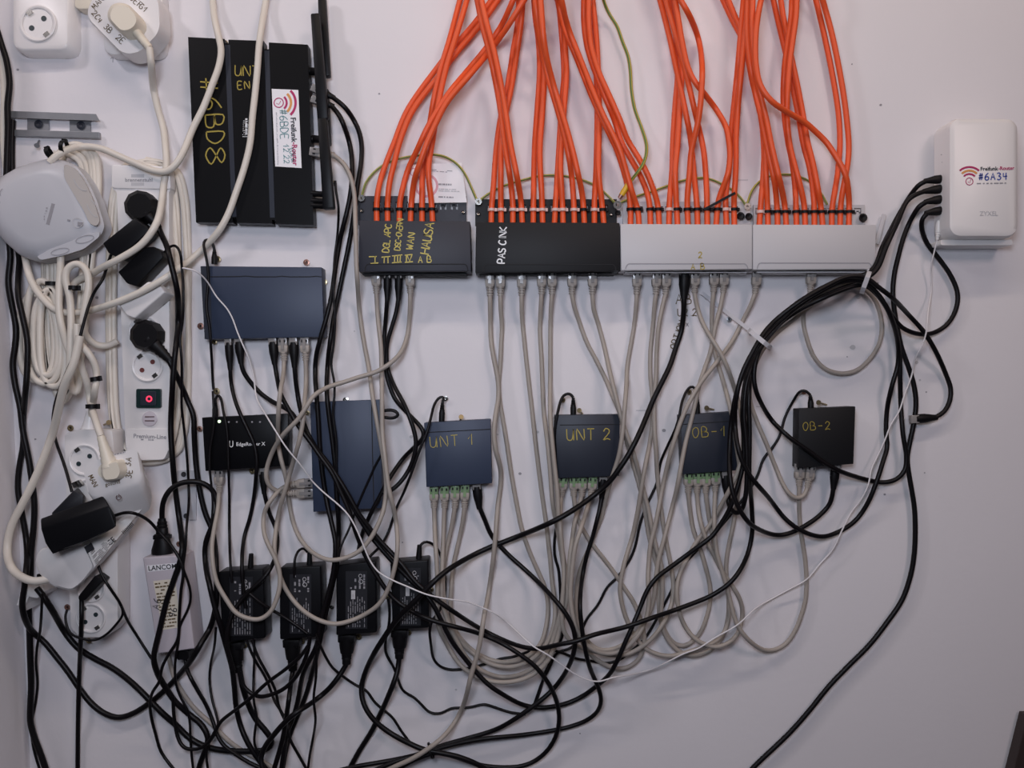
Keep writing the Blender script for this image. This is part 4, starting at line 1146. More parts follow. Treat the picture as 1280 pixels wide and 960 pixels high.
ew = thing('earth_wire', 'thick green and yellow earth wire with a yellow lug dropping between the orange cables', 'cable', 784, 231, .03)
c = route(px('752,-8 757,8 763,20 771,32 778,52 785,70 788,90 789,110 793,135 802,160 808,180 808,192 804,205 795,218 788,227 784,232'), 2.1, .010, None, .026, 30)
bm = tube3(c, 2.1 * S, 8); jo = build('jacket', bm, 'yellow_wire', ew, smooth=60)
jo.data.materials.append(MATS['green_stripe'])
for pl_ in jo.data.polygons:
    if pl_.index % 8 in (1, 4, 5): pl_.material_index = 1
build('lug_sleeve', tube3([P(785, 231, .026), P(777, 244, .024)], [3.6 * S, 3.4 * S], 10), 'yellow_lug', ew, smooth=40)
build('lug_tip', tube3([P(777.5, 243, .024), P(774, 248, .023)], [3.0 * S, 2.4 * S], 10), 'copper_screw', ew, smooth=40)
build('ring_lug', annulus(772, 256, 2.2, 5.2, .020, .022), 'chrome', ew)
for x, y, lb in ((451.5, 247.5, 'chrome ring lug on the free corner of the roman numeral panel'), (598, 252, 'chrome ring lug joining earth wires between the two dark panels'), (934.5, 258, 'grey ring lug joining earth wires between the two grey panels')):
    o = build('ring_lug', annulus(x, y, 1.6, 4.2, .018, .020), 'chrome', None, loc=P(x, y, .018)); tag(o, lb, 'ring lug')

# ================================================================== white mains cables on the left
white_plug('cream right-angle plug in the hexagonal adapter with a cream mains cable',
    px('134,16 139,6 148,3 160,5 171,16 175,26 170,36 160,41.5 150,41 135,25'), .054, .076, ((162, 30), (187, 60)),
    px('187,60 189.5,84 191,105 197,135 204,160 207,184 208,207 205,229 202,254 198,273 189,291 174,308 150,323 127,335 112,344 97.5,350 88,358 86,366'), '', 4.1, h_tail=.062)
cable('mains_cable', 'cream mains cable swinging over the black router into the grey socket block', 'white_jacket', 4.1,
    '265,-8 268,22 273,45 276.5,62 274,82 265,107 254,135 241,161 231,186 221,204 208,214.5 191,213 169,204 146,194 127.5,186 105,183 84,187 70,195 62,203', lift=.004, nseg=10, h1=.05)
cable('mains_cable', 'cream mains cable from above crossing the black router and hanging in a wide curve', 'white_jacket', 4.1,
    '334,-8 328,28 324,56 322,84 319,116 315.6,146 312.5,180 305,211 295,241 285.6,267 274,288 257,308 239,324 221,338 187.5,359 159,372.5 131,383 105,389.5 84,391 69,387 56,376 43,359 36,342 32,324 30,308', lift=.004, nseg=10, under=lambda x, y: y < 345 and x < 60)
cable('mains_cable', 'white cable dropping from the grey block and bending round in a small ring', 'white_jacket', 4.1,
    '76,316 75.5,335 74,360 74,390 80,420 92,455 99,480 94,492 88,478 88,440 89,400 87,370 82,350 84,336 96,329 107,336 111,354 108,376 104,402 107,419 120,431 135,432 147,426', lift=.003, nseg=10, h0=.05)
white_plug('white plug with a ribbed neck in the smart plug with the power mark', px('127,581 148,574 153,590 148,600 130,602 126,594'), .093, .108, ((138, 584), (126, 545)),
    px('126,545 120,527 114,508 109,480 101,455 97,430 96,405'), '', 3.9, h_tail=.098, rn=.0125)
cable('mains_cable', 'short white cable bowed beside the ribbed neck below the coils', 'white_jacket', 3.9, '98,428 108,438 117,452 121,468 119,486 116,505 114,520', lift=.004, nseg=10, h1=.024)
cable('mains_cable', 'white cable running down the corner edge behind the thick black cord', 'white_jacket', 3.6, '0,66 4,95 5,130 4,165 6,200 10,225', lift=.002, under=True)
for x, y, a, r, h, lb in ((80, 184, 5, 7, .012, 'black cable tie round the white coil above the grey block, beside the rail'), (61, 191, -20, 5, .016, 'black cable tie at the edge of the grey block'), (65, 355, 90, 7, .03, 'black cable tie on the white coil below the block, with a loose tip'),
                    (92, 360, 90, 5, .026, 'small black cable tie on the white ring of cable'), (119, 474, 80, 4.6, .02, 'black cable tie on the short bowed white cable'), (115, 508, 90, 6, .03, 'black cable tie joining two white cables above the short strip'), (50, 726, 0, 5.4, .03, 'black cable tie by the white cable clip')):
    tie(x, y, a, r, max(.006, look(x, y, 2) - r * S * .9), lb, 'black_rubber', 5)

# ================================================================== black cords at the left
def K(label, pts, r=2.8, **k):
    k.setdefault('name', 'black_cable'); nm = k.pop('name')
    return cable(nm, label, 'black_jacket', r, pts, **k)
def T(label, pts, r=1.6, **k):
    return cable('power_lead', label, 'black_jacket', r, pts, **k)
K('thick black cord running down the corner, passing behind the grey block', '-6,30 2,56 8,75 12,105 9.5,131 10,160 9,195 8,240 10,290 13,320 10.5,354 15,382 20,410 19,432 16,455 19,481 25,508 29,540 36,574 40,602 43,630 42,660 39,690 38,725 36,760 37,790 38,827 39,855 38,883 38,902 43,922 51,943 60,970', 3.7, under=True, lift=.012)
K('second thick black cord in the corner, swaying and then slanting under the tangle', '16,150 15,190 16,240 20,300 24,320 22.5,367 28,395 34,425 34,460 31,500 29,525 29,555 24,585 22.5,611 28,645 32,668 34,696 31,730 28,760 37.5,786 56,803 69,819 84,838 99,860 114,879 131,892 148,897 165,892.5 184,881 202.5,866 221,847 239,825 252,803 263,784 270,755 270.5,715 269,687 265,662 257,643 250,615 245,580 242.5,536 242,520 235,502 225,478 216,460 211,450', 3.5, lift=.004, h1=.042, under=lambda x, y: y < 335 and x < 60)
K('thick black cord leaving the white clip and crossing low to the first power brick', '46,735 54,745 66,764 81,790 97.5,810 118,823 139,834 156,846 171,859 186,874 202.5,891 221,907 235,921 254,932 276,937.5 304,939 325,938.5 338,934 340,926 332.5,914 319,898 310,879 304,861 299.5,838', 3.6, lift=.004, h1=.022)
T('thin black lead hanging down the corner beside the thick cord', '53,742 50,790 47,804 45,827 47,855 44,881 40,902 41,930 52,970', 1.6)
K('straight black cord dropping from the small flat plug in the short strip', '102,748 102,770 101,800 98.5,860 97.5,910 97,972', 2.7, h0=.05)
T('thin black lead from the lower white adapter down past the empty outlet', '121,702 127.5,719 139,737.5 150,754 159,775 172,796 186,818 194,830', 1.7, h0=.06)
T('thin black lead looping under the bottom outlet of the short strip', '152,758 154,767 144,782 129,796 116,800.5 101,798 88,792 82.5,779 81.6,768 84,762', 1.5)
K('black cord from the round plug on the power strip running down past the pale supply', '198,284 203,296 208,306 214,330 222,367 223,404 218,451 215,494 213.5,536 215.6,574 219,611 224,649 228,682 225,702 217.5,724 208,752 199,790 193,815 192,825 197,842 208,861 219,877 238,894 252,906 260,922 258,934 250,955 246,972', 3.5, lift=.004, h0=.038)
T('thin black lead tied at the second black adapter and wandering down the strip', '200,326 208,312 219,306 225,315 227.5,338 229,357 228,404 225,423 227,451 227,498 227,508 230,536 233,564 235,592 236,630 233.5,655 231.6,687 229,711 234,724 238,739 238,752 232.5,767 225,782 223,803 219,827 220,855 227,874 234,887 237,900 238,922 240,949 243,972', 1.6, h0=.034)
T('thin black lead from the first black adapter slanting over the white coil', '139,318 134,332 129,348 118,365 111,382 103,410 96,436 86,459 77,480 69,504 66,532 71,555 79,577 86,600 90,615', 1.8, h0=.034, h1=.06)
T('thin black lead curving out of the large black adapter over to the pale supply', '142,645 157.5,640.5 172.5,643 187.5,652 196,662 210,677 222,694 229,712 226,740 224,770 222,800 212,816 202.5,834 199,853 191,864 187.5,877 189,896 195,919 201,939 222,968', 1.9, h0=.085)
K('black cord bent into a hook entering the pale power supply', '202.5,650 202.5,638 204,627 211,614 223,605 236,602 247,602 258,606 267,615 271.5,630 270,645 264,660 258,675 256,690 258,712 263,736 268,757 275,780 282,805 290,835 293,860 295,883 302,911 314,936 326,953 338,970', 3.3, h0=.024, lift=.004)
K('black lead from the foot of the pale power supply to the lower tangle', '231,821 235,840 246,861 257.5,881 267,904 271.6,919 280,932 295,943 310,952.5 330,962', 2.4, h0=.024)
cable('network_cable', 'flat grey cable leaving the foot of the pale supply behind the black cords', 'grey_jacket', 2.8, '209,815 213,830 218,848 226,862 242.5,885 267,907 285.6,926 304,939 323,949 350,965', under=True, lift=.002)

cable('mains_cable', 'white mains cable sagging along the corner into the white adapter with the label', 'white_jacket', 4.6,
    '100,420 92,455 81,480 75,504 67.5,536 58,564 43,600 28,630 15,656 9.5,680 10,698 16,712 28,722 42,726.5 60,724 68,722', lift=.034, nseg=10, h1=.078)

# ================================================================== leads around the routers
K('outer of two black cables sweeping down from the black router', '415,121 430,133 441,148 449,165 452,182 451.6,201 447,231 443,263 437.5,298 430,335 422.5,372 417,399 413,425 410,451 408.5,489 411,517 416,555 419,583 421,621 423,650 423,677 421,706 417,724 411,752 405,775 398,810 390,842 382,870 372,895 363,917 357,940 352,968', 3.0, p0=('blk', (393, 111), .024, {'scale': .9}), lift=.004)
K('inner of two black cables sweeping down from the black router', '414,132 424,144 432,163 437.5,182 440,203 439,235 434,263 426,295 420,329 414,372 407.5,399 400,425 395,447 394,470 395.5,492 398,527 399.5,555 403,592 409,630 414,652 419,677 418,706 413,732 406,758 400,780 396,806 379,842 372,877 366,898 359,915 355,939 351,968', 3.0, p0=('blk', (393, 125), .024, {'scale': .9}), lift=.004)
T('thin black lead from a pin beside the aerial, following the two black cables', '419,226 420,240 423,257 422,291 418,325 417,372 419,395 417,432 414,455 418,479 418,495 416,517 420,549 420,600', 1.5)
T('thin black lead hooked over a screw at the wide blue-grey switch', '268,312 265,302 258,298 254,303 256.6,316 260,336 260,357 258,382 262,410 263.5,432 265,455 266,478 267,487', 1.7, p0=('dc', (268, 330), .020))
T('thin black lead beside the hooked screw above the small black router', '269,500 272,492 276,497 279,514 283,532 285,555 285.6,583 286.6,621 286.6,658 287,677 288,705 290,728', 1.7, p0=('dc', (269, 521), .018))
T('thin black lead slipping down the free side of the small black router', '266,489 267,510 267,536 263,559 262,583 264,605 266,630 264,660', 1.5)
G = lambda label, pts, **k: cable('patch_cable', label, 'grey_jacket', k.pop('r', 2.75), pts, lift=k.pop('lift', .005), group='grey patch cables', **k)
HB = .022     # height of panel ports
HS = .019     # height of switch ports
def rj(x, y=341, h=HB, **k): return ('rj', (x, y), h, k)
GR = dict(body='green_plug')
K('black cable from the wide switch bowing down to the first power brick', '287.5,459 289,479 294,501 301,519 310,538 317.5,555 321,574 320,596 317.5,621 312,649 306,668 303,689 302.5,711 304,735 307,760', 2.5, p0=('blk', (285.5, 424), HS, {'scale': .85}))
K('black cable from the small black router hooking over the first power brick', '330,614 333,628 338,645 344,658 347,675 345,692 340,707 331,721 314,737 301,751 291,766 285,786 284,809 292,838', 2.6, p0=('blk', (328.5, 586), .016, {'scale': .85}))
K('black patch cable from numeral II port turning back to the upright switch', '484,372 482.5,395 480.6,417 480,436 481.6,459 486,479 494,499 505,512 520,527 529,538 530,546 520,557 505,572 494,587 484,603 474,622 462,645 452,670 448,690', 2.7, p0=('blk', (484.5, 341), HB, {'scale': .85}))
K('black patch cable from numeral III port bowing round to the upright switch', '498,372 495.6,389 490,408 484.5,427 483,442 485,462 493,483 504,503 512.5,523 518,540 520,555 516,576 509,591 497.5,606 487,614 478,616', 2.7, p0=('blk', (498.5, 341), HB, {'scale': .85}))
T('short black lead looped at the side of the upright switch', '478,514 488,512 498,516 497,521 488,523 478,521', 2.0)
T('thin black lead crossing the face of the upright switch', '480,563 470,580 461,600 452,620 444,640 436,662 426,684 422,705', 1.4)

# ================================================================== thin leads of the small switches
T('thin black power lead curling from the UNT 1 switch to a power brick', '553,503 556,496 550,495.5 543,505 539,521 533,542 524,564 514,592 505,615 496,634 489,655 486,664 477,681 466,692 458,700', 1.7, p0=('dc', (552, 527), .020))
T('thin black power lead of the UNT 2 switch running straight down its edge', '716.5,497 714,493 710,491.6 704,494 700,504 696,521 693,542 694,564 695,602 697,622 696,654 693,677 693.5,696 698,711 700,734 701,758 702.5,781 703,796 700,803 693,808 689,825 681,842 676,860 669,880', 1.8, p0=('dc', (716.7, 520), .020))
T('thin black power lead of the OB-1 switch slanting far down to the tangle', '871,492 869,484 863,482 858,489 852.5,502 849,521 844,537 835.6,555 826,577 821,604 809,630 800,655 794,683 787,700 772,721 759,734 747.5,756 734,773 728,786 721,804 712,811 700,814 694,818 688,832 678,852 668,880', 1.7, p0=('dc', (871.5, 519), .020))
T('thin black power lead of the OB-2 switch dropping behind the cable bundle', '1013,494 1008,488 1001,488 990,504 980.6,523 975,544 966,559 954,574 948,592 942,604 930,622 912,645 892,668 875,684 862,698 852,708 847,722 839,739 828,760 819,777 806,798 790,813 774,825 756,829 738,826 719,823 706,817 692,813', 1.7, p0=('dc', (1013.5, 511), .020))
T('thin black lead from the top of the end brick, curling round below the grey fan', '524.5,684 527,679 533,676.6 542.5,681 550,692 555,711 556.6,734 554,752 548,766 540,776 537,788 539,808 541,822 547,831 557,836 572,837 595,833 610,829 627,823 642,821 659,815 676,809 694,806', 1.7, h0=.024)
T('thin black wavy lead wandering below the end brick', '485,748 487,762 486,782 482,800 482,816 492,834 498,850 503,863 518,872 528,882 537,890.5 550,892 565,885 580,885 593,883 604,880 618,884 636,890 657,893', 1.7)
T('thin black lead stepping down from the second brick to the tied bundle', '395,792 399,804 405,817 415,834 428,845 446,857 458,863 467.5,877 479,887 490,896 501,913 513,929', 1.7)
T('thin black lead linking the first two power bricks', '312,742 324,752 336,760 351,769 368,780 384,792', 2.0)
T('thin black lead curling above the second power brick', '368,722 368,706 369,696 374,687 380,684 384,690', 1.6, h0=.038)
T('thin black lead hanging from the first brick in gentle waves', '270,784 268,808 263,832 262,851 265,874 270,892 273,908 267,921 260,930 258,943 261,970', 1.6)
T('thin black lead trailing from beneath the first brick to the bottom', '317.5,800 318,818 317,845 316.6,864 317.5,879 321,896 318.5,915 318,930 324,944', 1.6)
T('thin black lead slanting from the first brick under the crossing cords', '308,800 314,815 321,829 331,845 338,862 343,876 352,890 360,905', 1.7)
T('second thin black lead slanting from the first brick past the crossing cords', '315,800 322,820 334,842 344,862 349,885 357,902 362.5,924 374,945 388,970', 1.8)
K('black cord sagging from the first to the second brick connector', '299,840 304,857 313,866 325,871 340,868 355,861 370,846 381,825 386,808 387,796', 2.5)
T('black lead rising from the tangle to the second brick', '216,870 218,900 223,924 229,934 238,937 249,936 259,930 268,916 276,902 295,887 314,872 332,855 355,838 375,821 386,806', 2.2)
K('black mains cord hanging from the second power brick', '366,838 364,850 361.6,870 358,896 354,921 347.5,945 340,970', 3.0, h0=.022)
K('black mains cord swinging from the third power brick to the tangle', '433,830 426,842 411,861 389,879 370,891 355,904 342,919 332,932 326,950 332,970', 3.2, h0=.022)
T('thin black lead waving down beside the third brick cord', '396,800 395.5,830 395,846 392,874 394.5,900 391,924 387,945 384,970', 1.6)
K('black mains cord hanging from the end power brick', '499,823 496,842 488,864 477,889 464,915 449,939 432,970', 3.3, h0=.022)

# ================================================================== grey patch cables of the panels
G('grey patch cable from second PAS CINK port to last grey port of UNT 1', '625.5,369 626,388 627.5,408 626.5,430 625,460 623.5,480 624.5,500 627.5,518 633,551 638,585 645,626 653,664 662,690 672,713 681,734 685,756 683,781 676,804 660,820 632,828 606,822 585,808 571,791 563.5,765 564,735 567,705 573,679 578,655 580.5,634', p0=rj(625.5), p1=rj(581.5, 607, HS, **GR))
G('grey patch cable from third used PAS CINK port to third port of UNT 1', '652,369 652.5,395 656,432 659,460 662,487 664.5,508 669,550 673,583 678,622 683,656 685.5,680 688,702 690,726 693.5,752 694,768 690,790 681,808 668,822 648,832 624,833 600,823 580,806 567,789 558,768 554,740 554.5,709 559,683 565.5,654 568.5,634', p0=rj(652), p1=rj(569, 608, HS, **GR))
G('grey patch cable from fourth used PAS CINK port to second port of UNT 1', '677,367 675.5,395 675,415 677,450 678,480 680,517 684.7,555 688,592 691,630 696,657 701,687 705,715 705,743 701,764 696,784 688,808 674,829 651,843 625,846 600,837 583,822 573,805 564,787 556.5,768 552,744 552.5,715 553.5,690 554.5,660 555.5,634', p0=rj(677), p1=rj(555.8, 609, HS, **GR))
G('grey patch cable from fifth used PAS CINK port to first port of UNT 1', '690,367 688.5,390 688,420 688,460 687.5,500 688,525 690.5,555 693.5,585 697,618 698.5,650 703,690 708,718 709,743 705,765 700,785 692,812 677,835 654,849 629,853 610,850.5 589,842 572,827 559,806 549,786 546,765 547,743 546,706 544,674 542.5,634', p0=rj(690), p1=rj(542.5, 610, HS, **GR))
G('grey patch cable from sixth used PAS CINK port to first port of OB-1', '715,367 718,384 725,405 733,427 745.6,451 757,474 766,495 775,517 781,542 787,564 794,589 800,611 806,636 810,664 816,690 821,706 823.5,730 823.5,755 825,773 831,788 839,801 848,807 858,806.5 869,799 877,788 884,769 888,749 887,730 882,709 875,685 867,664 863,642 860,615', p0=rj(715), p1=rj(861, 592, HS, **GR))
G('grey patch cable from the last PAS CINK port down to a wide low loop', '740.5,367 742,386 747.5,404 755,432 762.5,466 770,497 777,523 784,545 791,564 798,589 804,611 810,636 815,660 820,684 826,704 828,730 827,755 826,770 829,788 838,804 850,815 866,819.5 882,816 896,806 905,792 910,771 911,756 910,739 908,721 908,700 913,672 918,648 922,620 925,590 921,560 916,525 909,495 902,470 895,447 890.6,429 890,410 890,386 892,364', p0=rj(740.5), p1=rj(892.5))
G('grey patch cable from first port of panel 2 to second port of UNT 2', '796,367 795,384 792.5,408 788,434 784,459 783,482 781,508 778,542 774,568 768,588 762,606 757,626 751,649 745,663 737,684 729,702 723,721 721,741 720,760 722,779 726,797 733,812 745,824 759,832 774,836 789,832 800,821 805.5,804 803.5,784 798,767 791,751 781,736 772,722 759,704 744,685 731,666 721,645 717,619', p0=rj(796), p1=rj(717, 597, HS, **GR))
G('grey patch cable from second port of panel 2 to third port of OB-1', '820,367 818,383 816,410 813,440 813,470 815.5,498 815.5,527 812,555 807.5,577 803,602 798,634 791,668 782,698 776.6,721 775,739 778.5,760 784,776 792.5,794 806,810 822,818 839,820 856,816 872,811 888,805 901,796 909,782 911.5,760 910,737 905,719 897,702 892,677 886,645 882,615', p0=rj(820.5), p1=rj(882.5, 591, HS, **GR))
G('grey patch cable from third port of panel 2 to first port of UNT 2', '832,367 827.5,386 823,410 820.6,442 820,470 818,498 818,536 820,564 821.6,592 824.5,622 829,656 834.7,687 839,709 841.6,730 840,752 834.5,769 826,784 813,800 800,810 785,817.5 770,819.5 755,817 735,812 720,807 710,798 704,786 702,770 703.5,745 705,715 702,680 700,655 701.5,619', p0=rj(833), p1=rj(704.5, 597, HS, **GR))
G('grey patch cable from last port of panel 2 to third port of UNT 2', '904,365 901,382 895,404 891,425 888,440 881,460 874.5,480 870,499 865,521 858,549 851.6,581 846,611 839,639 830,674 824,696 820,720 818,743 812,765 803,782 792,796 777,807 761,812.5 746,811 734,801 725,786 718,771 714,752 712,730 712,702 715,677 718,655 722,639 727,619', p0=rj(905, 340), p1=rj(728, 597, HS, **GR))
G('grey patch cable from first unmarked panel port to fourth port of UNT 2', '944,366 939,380 928,402 915,427 904,442 891,459 877.5,476 867,493 857,512 848,535 838,567 830,600 825,626 819,657 813,681 811,702 810,724 811,752 807,775 797,795 782,810 765,817 748,815 734,807 722,790 716,770 713,745 714,724 716,704 719,683 725,664 733,639 738.5,619', p0=rj(946, 339), p1=rj(741, 597, HS, **GR), under=False)
G('grey patch cable from the fifth port of grey panel 2 looping round to OB-1', '868,365 871,382 877,401 886,418 895,432 904,448 913,470 920,492 926,515 929,545 927,572 918,600 905,625 888,655 870,678 858,700 849,719 846,739 848,760 854,779 867,797 880,805 894,809 908,805 921,794 926.5,779 928,762 924,747 915,732 902,713 891,691 881,670 874,645 871,615', p0=rj(869), p1=rj(872, 591.5, HS, **GR))
G('grey patch cable hanging in a long loop between OB-1 and OB-2', '894,613 893,640 893,660 895,685 900,706 907,728 913,752 919,775 927,790 939,803 954,812.5 968,812.5 981,806 992,792 1001,771 1007,749 1008,721 1006,696 1001.5,668 999,640 999,606', p0=rj(894, 590, HS, **GR), p1=rj(999, 583, HS))
G('grey patch cable making a round loop under the unmarked panel beside the bundle', '1013,364 1008,376 1005,388 1004,402 1009,425 1018,447 1033,462 1054,467 1072,462.5 1087,449 1098.5,431 1102.5,410 1100,392 1093,374 1082,363 1069,358 1054,358.5 1035,367 1011,384 990,401 971,416 960,428 951,441 943,459 938,479 937.5,500 947,529 958,555 967.5,579 979,606 988,619 997.5,623.5 1005,620 1009.5,608', p0=rj(1014, 339), p1=rj(1013.5, 583, HS))

# ================================================================== black bundle on the right
K('black cable from fifth used port of the wide switch to the white router', '368,456 370,479 375,510 383,538 396,562 414,586 430,612 446,642 462,668 480,690 500,712 520,732 536,748 546,764 556,785 567,805 580,822 595,840 612,857 632,870 651,880 672,884.5 702,881 725,872 744,859 761,844 772,825 781,804 790,784 800,760 809,738 821,722 838,709 865,689 890,670 903,652 913,634 922,608 929,580 930,550 928,515 931,480 941,448 956,420 980,392 1020,364 1058,347 1080,344 1093,334 1103,308 1115,284 1126,264 1138,244 1150,230 1159,226', 2.9, p0=('blk', (367, 424), HS), p1=('blk', (1183, 223), .03, {'scale': .9}), lift=.005)
K('black cable from UNT 1 sweeping right and back to the tied bundle', '599,633 606,650 613,667 620,677 636,694 655,711 670,725 687.5,743 702,760 713,777 719,796 718,812 714,826 706,842 691,862 674,877 655,891 635,904 617,913 580,924 552,932 535,939 515,945 486,951 441,959 405,968', 2.9, p0=('blk', (595.5, 605), HS), lift=.005)
K('black cable from UNT 2 looping out below the grey loops to the tied bundle', '752.5,620 749,639 745,655 741,671 734,692 729,715 726,737 725,760 727,782 730,803 735,827 741,844 747,857 751,870 751,880 745.6,891 734,900 715,907.5 691,913 650,919 608,923 570,930 545,937 528,942 500,950 470,962', 2.7, p0=('blk', (754, 596), HS), lift=.005)
K('black cable from second used port of the wide switch to the white router', '301,451 304,464 314,479 325,491 340,502 362.5,514 379,540 398,564 417,589 435.6,619 447,640 458,655 475,676 492,694 505,709 520,728 549,752 572,768 599,785 627,799 651,808 672,811 697,806 721,801 744,793 781,784 819,771 856,758 890,744 913,728 926,711 935.6,689 940.5,662 940,640 938,610 936.5,592 937,540 936,500 938,470 945,445 957,420 975,398 1005,374 1035,358 1060,350 1080,349 1090,343 1098,334 1108,308 1122,278 1134,251 1146,242.5 1157,239', 2.9, p0=('blk', (298.5, 424), HS), p1=('blk', (1183, 235), .03, {'scale': .9}), lift=.005)
K('black cable from the third used port of the wide switch into the lower tangle', '343,452 347,476 351,493 362,514 374,534 387,551 400,570 415,591 426,615 436,638 443,660 454,689 467,713 479,732 492,748 508,760 524,769 545,777 571,784 599,792 627,804 651,819 668,832 680,846 690,862 697,881 699,898 696,917 686,936 669,951 650,958 622,959 599,956 572,947 546,941 525,947 505,957 488,972', 2.8, p0=('blk', (341, 424), HS), lift=.005)
K('thick black patch cable from grey panel 2 curving across UNT 2 to the tied bundle', '855,370 854.5,391 851.6,414 845,434 837.5,457 828,477 817,499 800,540 787,566 774,586 761,603 740,621 719,636 697,649 671,661 636,675 608,686 580,700 559,713 542.5,727 529,741 514,756 499,771 484,791 467,818 455,845 451.6,864 456,883 467.5,900 486,915 509,928 530,937 550,941 573,946 600,957 622,970', 3.3, p0=('blk', (856, 338), HB, {'scale': 1.2}), lift=.006)
G('grey patch cable joining the black router to the wide blue-grey switch in a long bow', '417,194 430,205 439,224 443,244 444,272 445,310 445.5,330 447,357 449,386 454,423 461,461 465.6,495 472,532 477,559 481.6,589 482.5,615 479,639 471,659 464,672 449,689 430,698 411,700 392.5,692 377.5,677 368,658 362,632 358,600 352,577 348,557 347.5,536 348.5,508 351,485 354,470 355,450', p0=rj(391, 190, .024), p1=rj(354, 424, HS))
G('grey patch cable from numeral I port looping across the bricks to the wide switch', '470.6,366 471.5,385 473,405 476,430 477,460 477.5,500 478,540 481,570 486,610 493,640 496.5,665 496.5,690 492,715 484,739 473,756 458,767 441,775 419,780 398,775 377.5,762 362.5,745 353,728 347.5,711 343,690 344,670 349,639 358,607 366,579 373,555 378.5,527 381,499 382.5,475 382,450', p0=rj(470), p1=rj(381, 424, HS))
G('grey patch cable from numeral IV port swinging across to the upright switch', '513,366 512,395 510,415 506,430 500,442 488,454 470,465 450,471 432,477 407.5,485 392,495 382,510 372,525 362,535 351,547 340,566 333.5,585 332.5,596 336,607 347,614 361,617', p0=rj(512.5), p1=rj(390, 616, HS))
G('grey patch cable looping from the small black router to the upright switch', '274,614 272,639 268,660 265,680 266,705 271,728 284,751 295,766 310,773 325,774 338,765 347,745 350,728 348,708 340,690 331.6,672 329,655 332,636 342,621 351,611 361,606', p0=rj(274, 588, .016), p1=rj(390, 603, HS))
G('grey patch cable from the first PAS CINK port trailing off to the floor', '612.5,369 613,400 614,428 618,452 622.5,475 623,498 620,515 617.5,542 620,564 625.5,585 626,603 622.5,630 619,674 615,711 610,745 605,771 600,803 596,820 589,844 580,879 569,902 554,921 535,936 514,949 490,960 470,972', p0=rj(612), r=2.9)
K('long black cable from the white router falling away to the floor', '1159,252 1151,256 1140,272 1130,295 1123,320 1118,342 1116,365 1118,388 1122,412 1127,435 1136,460 1142.5,482 1145,505 1142,530 1137.5,552 1134,572 1136,592 1139.5,612 1143,635 1144,660 1143,690 1139,716 1128,749 1108,779 1086,807 1061,832 1036,858 1011,889 986,917 944,957 930,972', 3.1, p0=('blk', (1183, 248), .03, {'scale': .9}), lift=.006)
K('black cable coiled from OB-1 round the bundle up to the white router', '910,622 912,634 917,641 923,642 928,636 932,620 933.5,600 933,555 930,515 934,475 947,442 968,412 1005,381 1045,361 1073,353 1090,361 1108,384 1121,412 1124.5,440 1125,470 1126,507 1129,545 1133,570 1131,588 1121,599 1106,603 1091,601.5 1050,589 1029,577.5 1011,564 992,551 977,538 966,527 952.5,506 944,485 942.5,465 949,438 964,414 995,390 1030,372 1060,360 1080,356 1098,370 1114,393 1127,409 1145,417 1162.5,417.5 1182.5,407 1194.5,388 1197,367 1187.5,343 1171,320 1158,303 1152,285 1153,273 1160,266', 2.9, p0=('blk', (906.5, 590), HS), p1=('blk', (1183, 262), .03, {'scale': .9}), lift=.005)
K('black cable from OB-2 coiled round the bundle to a loose plug on the wall', '1042,608 1038,628 1026,643 1005,658 982,668 967,668.5 951,663 939,656 928,643 918,622 913,600 912,560 915,520 921,490 934,455 953,425 980,397 1015,371 1052,352 1078,352 1096,366 1112,392 1122,425 1122.5,455 1115,482 1109,510 1107.5,540 1109,558 1104,576 1095,604 1084,630 1069,651 1050,664 1029,671 1016,669 1001,663 982,649 960,621 945,604 935,591 926,572 920,545 919,510 926,472 942,438 960,410 990,384 1025,362 1060,346 1082,347 1098,359 1115,372 1137,395 1155,415 1170,440 1182,467 1188.5,487 1186,505 1178,517 1168,522', 2.9, p0=('blk', (1044.5, 582), HS), p1=('blk', (1141, 524), .012), lift=.005)

# thin white lead of the white router
cable('power_lead', 'very thin white lead wandering from the power strip to the white router', 'white_wire', 0.95,
    '228,335 236,336 248,341 259,352 270.6,371 284,386 291,399 297,416 304,432 312,451 317.5,474 321,499 332.5,519 344,538 359,561 374,579 389,600 404,615 422,630 434,642 443,656 454,681 462,700 473,715 488,724 511,734 533,743 561,749 584,752.5 606,761 619,767 636,780 655,798 668,809 684,818 702,831 721,844 738,851 749,852 766,847 791,843 819,835 837,826 856,816.6 872,811 894,797 922,781 945,760 964,749 986,737 1009,724 1024,706 1041,687 1052,664 1063,642 1078,622 1086,604 1089,587 1097,570 1107,548 1113,532 1125,512 1130,495 1140,468 1143,450 1152,433 1157.5,417 1160,390 1164,365 1164,332 1168,314 1171.5,300',
    lift=.006, p1=('dc', (1174, 276), .024, {'m': 'white_plastic'}))

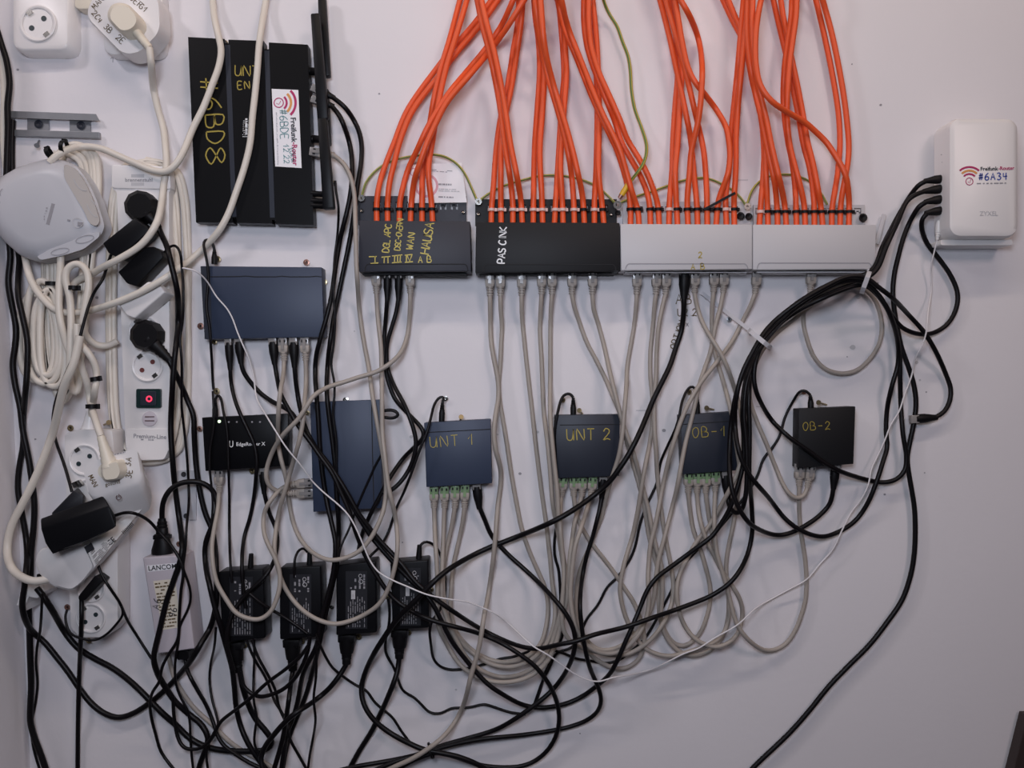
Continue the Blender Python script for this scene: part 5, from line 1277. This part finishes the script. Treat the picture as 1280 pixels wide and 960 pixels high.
# ================================================================== big ties, screws, odds and ends
def big_tie(x, y, ang, r, label, strap=None):
    top = look(x, y, 11)
    o = tie(x, y, ang, r, top / 2, label, 'nylon', 5.5, head=True, hr=top / 2 + .0015)
    if strap:
        build('strap', obox(P(strap[0], strap[1], .006), P(strap[2], strap[3], .016), .0055, .0014), 'nylon', o)
    return o
big_tie(949, 423, 132, 16, 'wide clear cable tie strapped to a screw, round the black bundle', (877, 366, 940, 415))
big_tie(1082, 353, 15, 13, 'wide clear cable tie hanging under the unmarked grey panel, round the black bundle', (1105, 268, 1096, 305))
for x, y, lb, m, r in ((272, 324, 'brass screw at the top of the wide blue-grey switch, beside the hooked lead', 'brass', 4), (383, 328, 'copper screw at the top of the wide blue-grey switch', 'copper_screw', 4),
    (405, 352.5, 'brass screw at the side of the wide blue-grey switch near the seam', 'brass', 4), (250.5, 407.5, 'copper screw low beside the wide blue-grey switch', 'copper_screw', 4), (268, 427.5, 'steel screw below the wide blue-grey switch', 'brass', 3.2),
    (281.5, 54, 'brass screw in the top notch of the black router', 'brass', 3.8), (341, 271.5, 'brass screw in the bottom notch of the black router', 'brass', 4), (417.5, 229, 'brass screw beside the lowest aerial of the black router', 'brass', 3.4),
    (270.5, 489, 'brass screw with the leads hooked over it above the small black router', 'brass', 4.2), (249.5, 536, 'copper screw beside the small black router', 'copper_screw', 3.6), (360.5, 527, 'white ringed screw at the corner of the small black router', 'chrome', 3.8), (315, 588.5, 'brass screw below the small black router', 'brass', 3.8),
    (432, 500, 'white ringed screw at the top of the upright switch', 'chrome', 3.6), (384, 516, 'dark screw beside the upright switch', 'brass', 3), (557, 498, 'bright screw the lead of the blue-grey UNT 1 switch hooks over', 'chrome', 3.2),
    (703.5, 500, 'brass screw the lead of the dark UNT 2 switch hooks over', 'brass', 3.2), (861.5, 490, 'brass screw the OB-1 power lead hooks over, near the bundle', 'brass', 3.2), (1005, 490, 'reddish screw the lead of the black OB-2 switch hooks over', 'copper_screw', 3.2),
    (305.5, 807, 'brass screw under the first power brick', 'brass', 3.4), (377.5, 802, 'brass screw under the second power brick', 'brass', 3.4), (448.5, 796, 'dark brass screw under the third power brick', 'brass', 3.6), (511, 791, 'brass screw under the end power brick', 'brass', 3.4),
    (539, 737, 'brass screw beside the end power brick', 'brass', 3), (485, 747, 'brass screw between the third and end power bricks', 'brass', 3), (335, 755, 'bright screw between the first and second power bricks', 'chrome', 3), (415, 759, 'bright screw between the second and third power bricks', 'chrome', 2.6),
    (88, 535, 'brass screw at the top corner of the short white strip', 'brass', 4), (84, 759, 'copper screw beside the lower outlets of the short strip', 'copper_screw', 3.8), (144, 751, 'brass screw on the far side of the short strip, near a bright pin', 'brass', 3.6), (111, 801, 'brass screw under the short strip', 'brass', 3.6),
    (911.5, 399, 'steel screw pinning the clear cable tie strap to the wall', 'zinc', 3.4), (223.5, 680, 'copper screw beside the pale power supply', 'copper_screw', 3.4)):
    screw(x, y, lb, m, r)
for x, y, t, lb in ((575, 527, (1.5, -6), 'short brass screw sticking out above the blue-grey UNT 1 switch'), (728, 517, (-4, -4), 'crossed screw sticking out above the dark UNT 2 switch'), (892, 512, (-9, -2), 'screw sticking out above the OB-1 switch beside the bundle'), (1033, 506, (-10, -3), 'long screw sticking out above the black OB-2 switch'),
    (130, 531, (6, -3), 'bright screw leaning out at the top of the short strip'), (150, 742, (3, -4), 'bright pin leaning out beside the short strip')):
    screw(x, y, lb, 'brass', 3.4, tilt=t)
# tie round the tangle at the bottom
tie(539, 939, -20, 8, .03, 'thin black tie with loose ends round the crossing cables at the bottom', 'black_rubber', 2.2)
